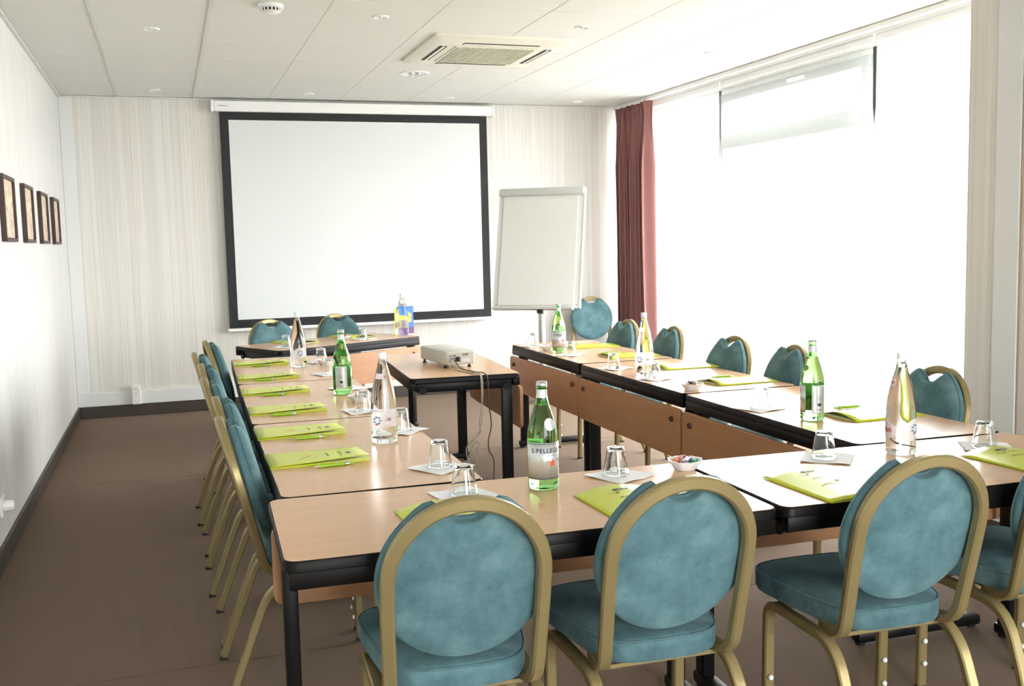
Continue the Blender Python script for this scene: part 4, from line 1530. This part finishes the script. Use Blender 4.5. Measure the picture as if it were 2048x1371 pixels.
# ------------------------------------------------------------------ brochure on the back table
t = thing('brochure', 'standing folded brochure, blue front with a yellow map, lime back', 'brochure', (1.70, 7.515, TZ), 0.30)
t.location = (1.655, 7.70, TZ)
def leaf(name, x0, x1, z0, z1, m_, parent, y0=-0.001, y1=0.001, rot=0.0):
    bm = nbox(x0, x1, y0, y1, z0, z1)
    if rot:
        bmesh.ops.rotate(bm, verts=bm.verts, cent=(0, 0, 0), matrix=Matrix.Rotation(rot, 3, 'Z'))
    return obj(name, bm, m_, parent)
f = leaf('front_leaf', 0.0, 0.148, 0.0, 0.212, 'brochure_blue', t)
leaf('purple_band', 0.0, 0.148, 0.0, 0.05, 'brochure_purple', f, -0.0018, -0.001)
bm = bmesh.new()
outl = [(0.03, 0.10), (0.02, 0.125), (0.045, 0.135), (0.06, 0.15), (0.08, 0.165), (0.095, 0.175), (0.11, 0.160), (0.132, 0.155), (0.125, 0.125), (0.13, 0.095), (0.115, 0.085), (0.09, 0.092), (0.07, 0.080), (0.04, 0.085)]
vv = [bm.verts.new((a, -0.0018, q)) for a, q in outl]
bm.faces.new(vv)
r_ = bmesh.ops.extrude_face_region(bm, geom=bm.faces[:])
bmesh.ops.translate(bm, verts=[e for e in r_['geom'] if isinstance(e, bmesh.types.BMVert)], vec=(0, 0.0007, 0))
obj('map_shape', bm, 'brochure_yellow', f)
b_ = leaf('back_leaf', -0.148, 0.0, 0.0, 0.212, 'brochure_lime', t, rot=0.95)
bm = nbox(-0.12, -0.03, -0.0018, -0.001, 0.05, 0.10)
bmesh.ops.rotate(bm, verts=bm.verts, cent=(0, 0, 0), matrix=Matrix.Rotation(0.95, 3, 'Z'))
obj('picture_block', bm, 'brochure_brown', b_)

# ------------------------------------------------------------------ flip chart
AL, TI = math.radians(36.5), math.radians(15.5)
t = thing('flip_chart', 'white flip chart easel on a wheeled column before the back wall', 'flip chart', (2.95, 8.02, 0), -AL)
hx, hz_ = 0.375, 0.512
RX = Matrix.Rotation(-TI, 3, 'X')    # lean back: top goes +y
CZ = 1.331


def leaned(bm):
    bmesh.ops.rotate(bm, verts=bm.verts, cent=(0, 0, 0), matrix=RX)
    bmesh.ops.translate(bm, verts=bm.verts, vec=(0, 0, CZ))
    return bm


obj('board', leaned(nbox(-hx, hx, 0.0, 0.018, -hz_, hz_, bev=0.003)), 'board_white', t)
obj('paper_pad', leaned(nbox(-hx + 0.045, hx - 0.055, -0.010, -0.0005, -hz_ + 0.025, hz_ - 0.05)), 'paper_pad', t)
obj('clamp_bar', leaned(nbox(-hx + 0.002, hx - 0.002, -0.034, 0.0, hz_ - 0.062, hz_ + 0.006, bev=0.014, seg=4)), 'clamp_grey', t, smooth=40)
obj('pen_tray', leaned(nbox(-hx + 0.01, hx - 0.05, -0.055, 0.006, -hz_ - 0.018, -hz_ + 0.002, bev=0.004)), 'clamp_grey', t)
obj('side_edge', leaned(nbox(hx - 0.006, hx + 0.006, -0.006, 0.022, -hz_, hz_, bev=0.002)), 'white_plastic', t)
for s in (-1, 1):
    bm = lathe(bmesh.new(), [(0, 0), (0.005, 0), (0.005, 0.003), (0, 0.003)], 10)
    bmesh.ops.rotate(bm, verts=bm.verts, cent=(0, 0, 0), matrix=Matrix.Rotation(PI / 2, 3, 'X'))
    bmesh.ops.translate(bm, verts=bm.verts, vec=(s * (hx - 0.03), -0.0005, -hz_ + 0.03))
    obj('screw', leaned(bm), 'grey_print', t)
obj('tray_hook', leaned(nbox(0.02, 0.07, -0.03, 0.02, -hz_ - 0.045, -hz_ - 0.016, bev=0.005)), 'port_black', t)
bm = lathe(bmesh.new(), [(0, 0.06), (0.030, 0.06), (0.030, 1.05), (0, 1.05)], 24, cx=-0.045, cy_=0.20)
obj('column', bm, 'steel_grey', t, smooth=40)
obj('column_bracket', leaned(nbox(-0.10, 0.01, 0.018, 0.17, -0.36, -0.24, bev=0.006)), 'clamp_grey', t)
def flip_local(dx, dy):      # world offset from the easel's foot -> easel axes
    c_, s_ = math.cos(AL), math.sin(AL)
    return (dx * c_ - dy * s_, dx * s_ + dy * c_)


feet = [flip_local(0.22, 0.08), flip_local(-0.27, 0.16), flip_local(0.05, 0.66)]
for fx_, fy_ in feet:
    bm = bmesh.new()
    mx_, my_ = (fx_ - 0.045) / 2, (fy_ + 0.20) / 2
    sweep(bm, fillet([(fx_, fy_, 0.062), (mx_, my_, 0.075), (-0.045, 0.20, 0.085)], 0.1), rect_prof(0.07, 0.035, 0.01), ref=(0, 0, 1))
    obj('base_arm', bm, 'board_white', t, smooth=40)
obj('hub', lathe(bmesh.new(), [(0, 0.055), (0.075, 0.055), (0.08, 0.075), (0.06, 0.105), (0.032, 0.12), (0, 0.12)], 28, cx=-0.045, cy_=0.20), 'board_white', t, smooth=40)
for x, y in feet:
    bm = lathe(bmesh.new(), [(0, -0.011), (0.021, -0.011), (0.024, -0.008), (0.024, 0.008), (0.021, 0.011), (0, 0.011)], 20)
    bmesh.ops.rotate(bm, verts=bm.verts, cent=(0, 0, 0), matrix=Matrix.Rotation(PI / 2, 3, 'Y'))
    bmesh.ops.translate(bm, verts=bm.verts, vec=(x, y, 0.024))
    obj('castor', bm, 'port_black', t, smooth=40)
    obj('castor_fork', nbox(x - 0.014, x + 0.014, y - 0.012, y + 0.012, 0.03, 0.055, bev=0.003), 'clamp_grey', t)
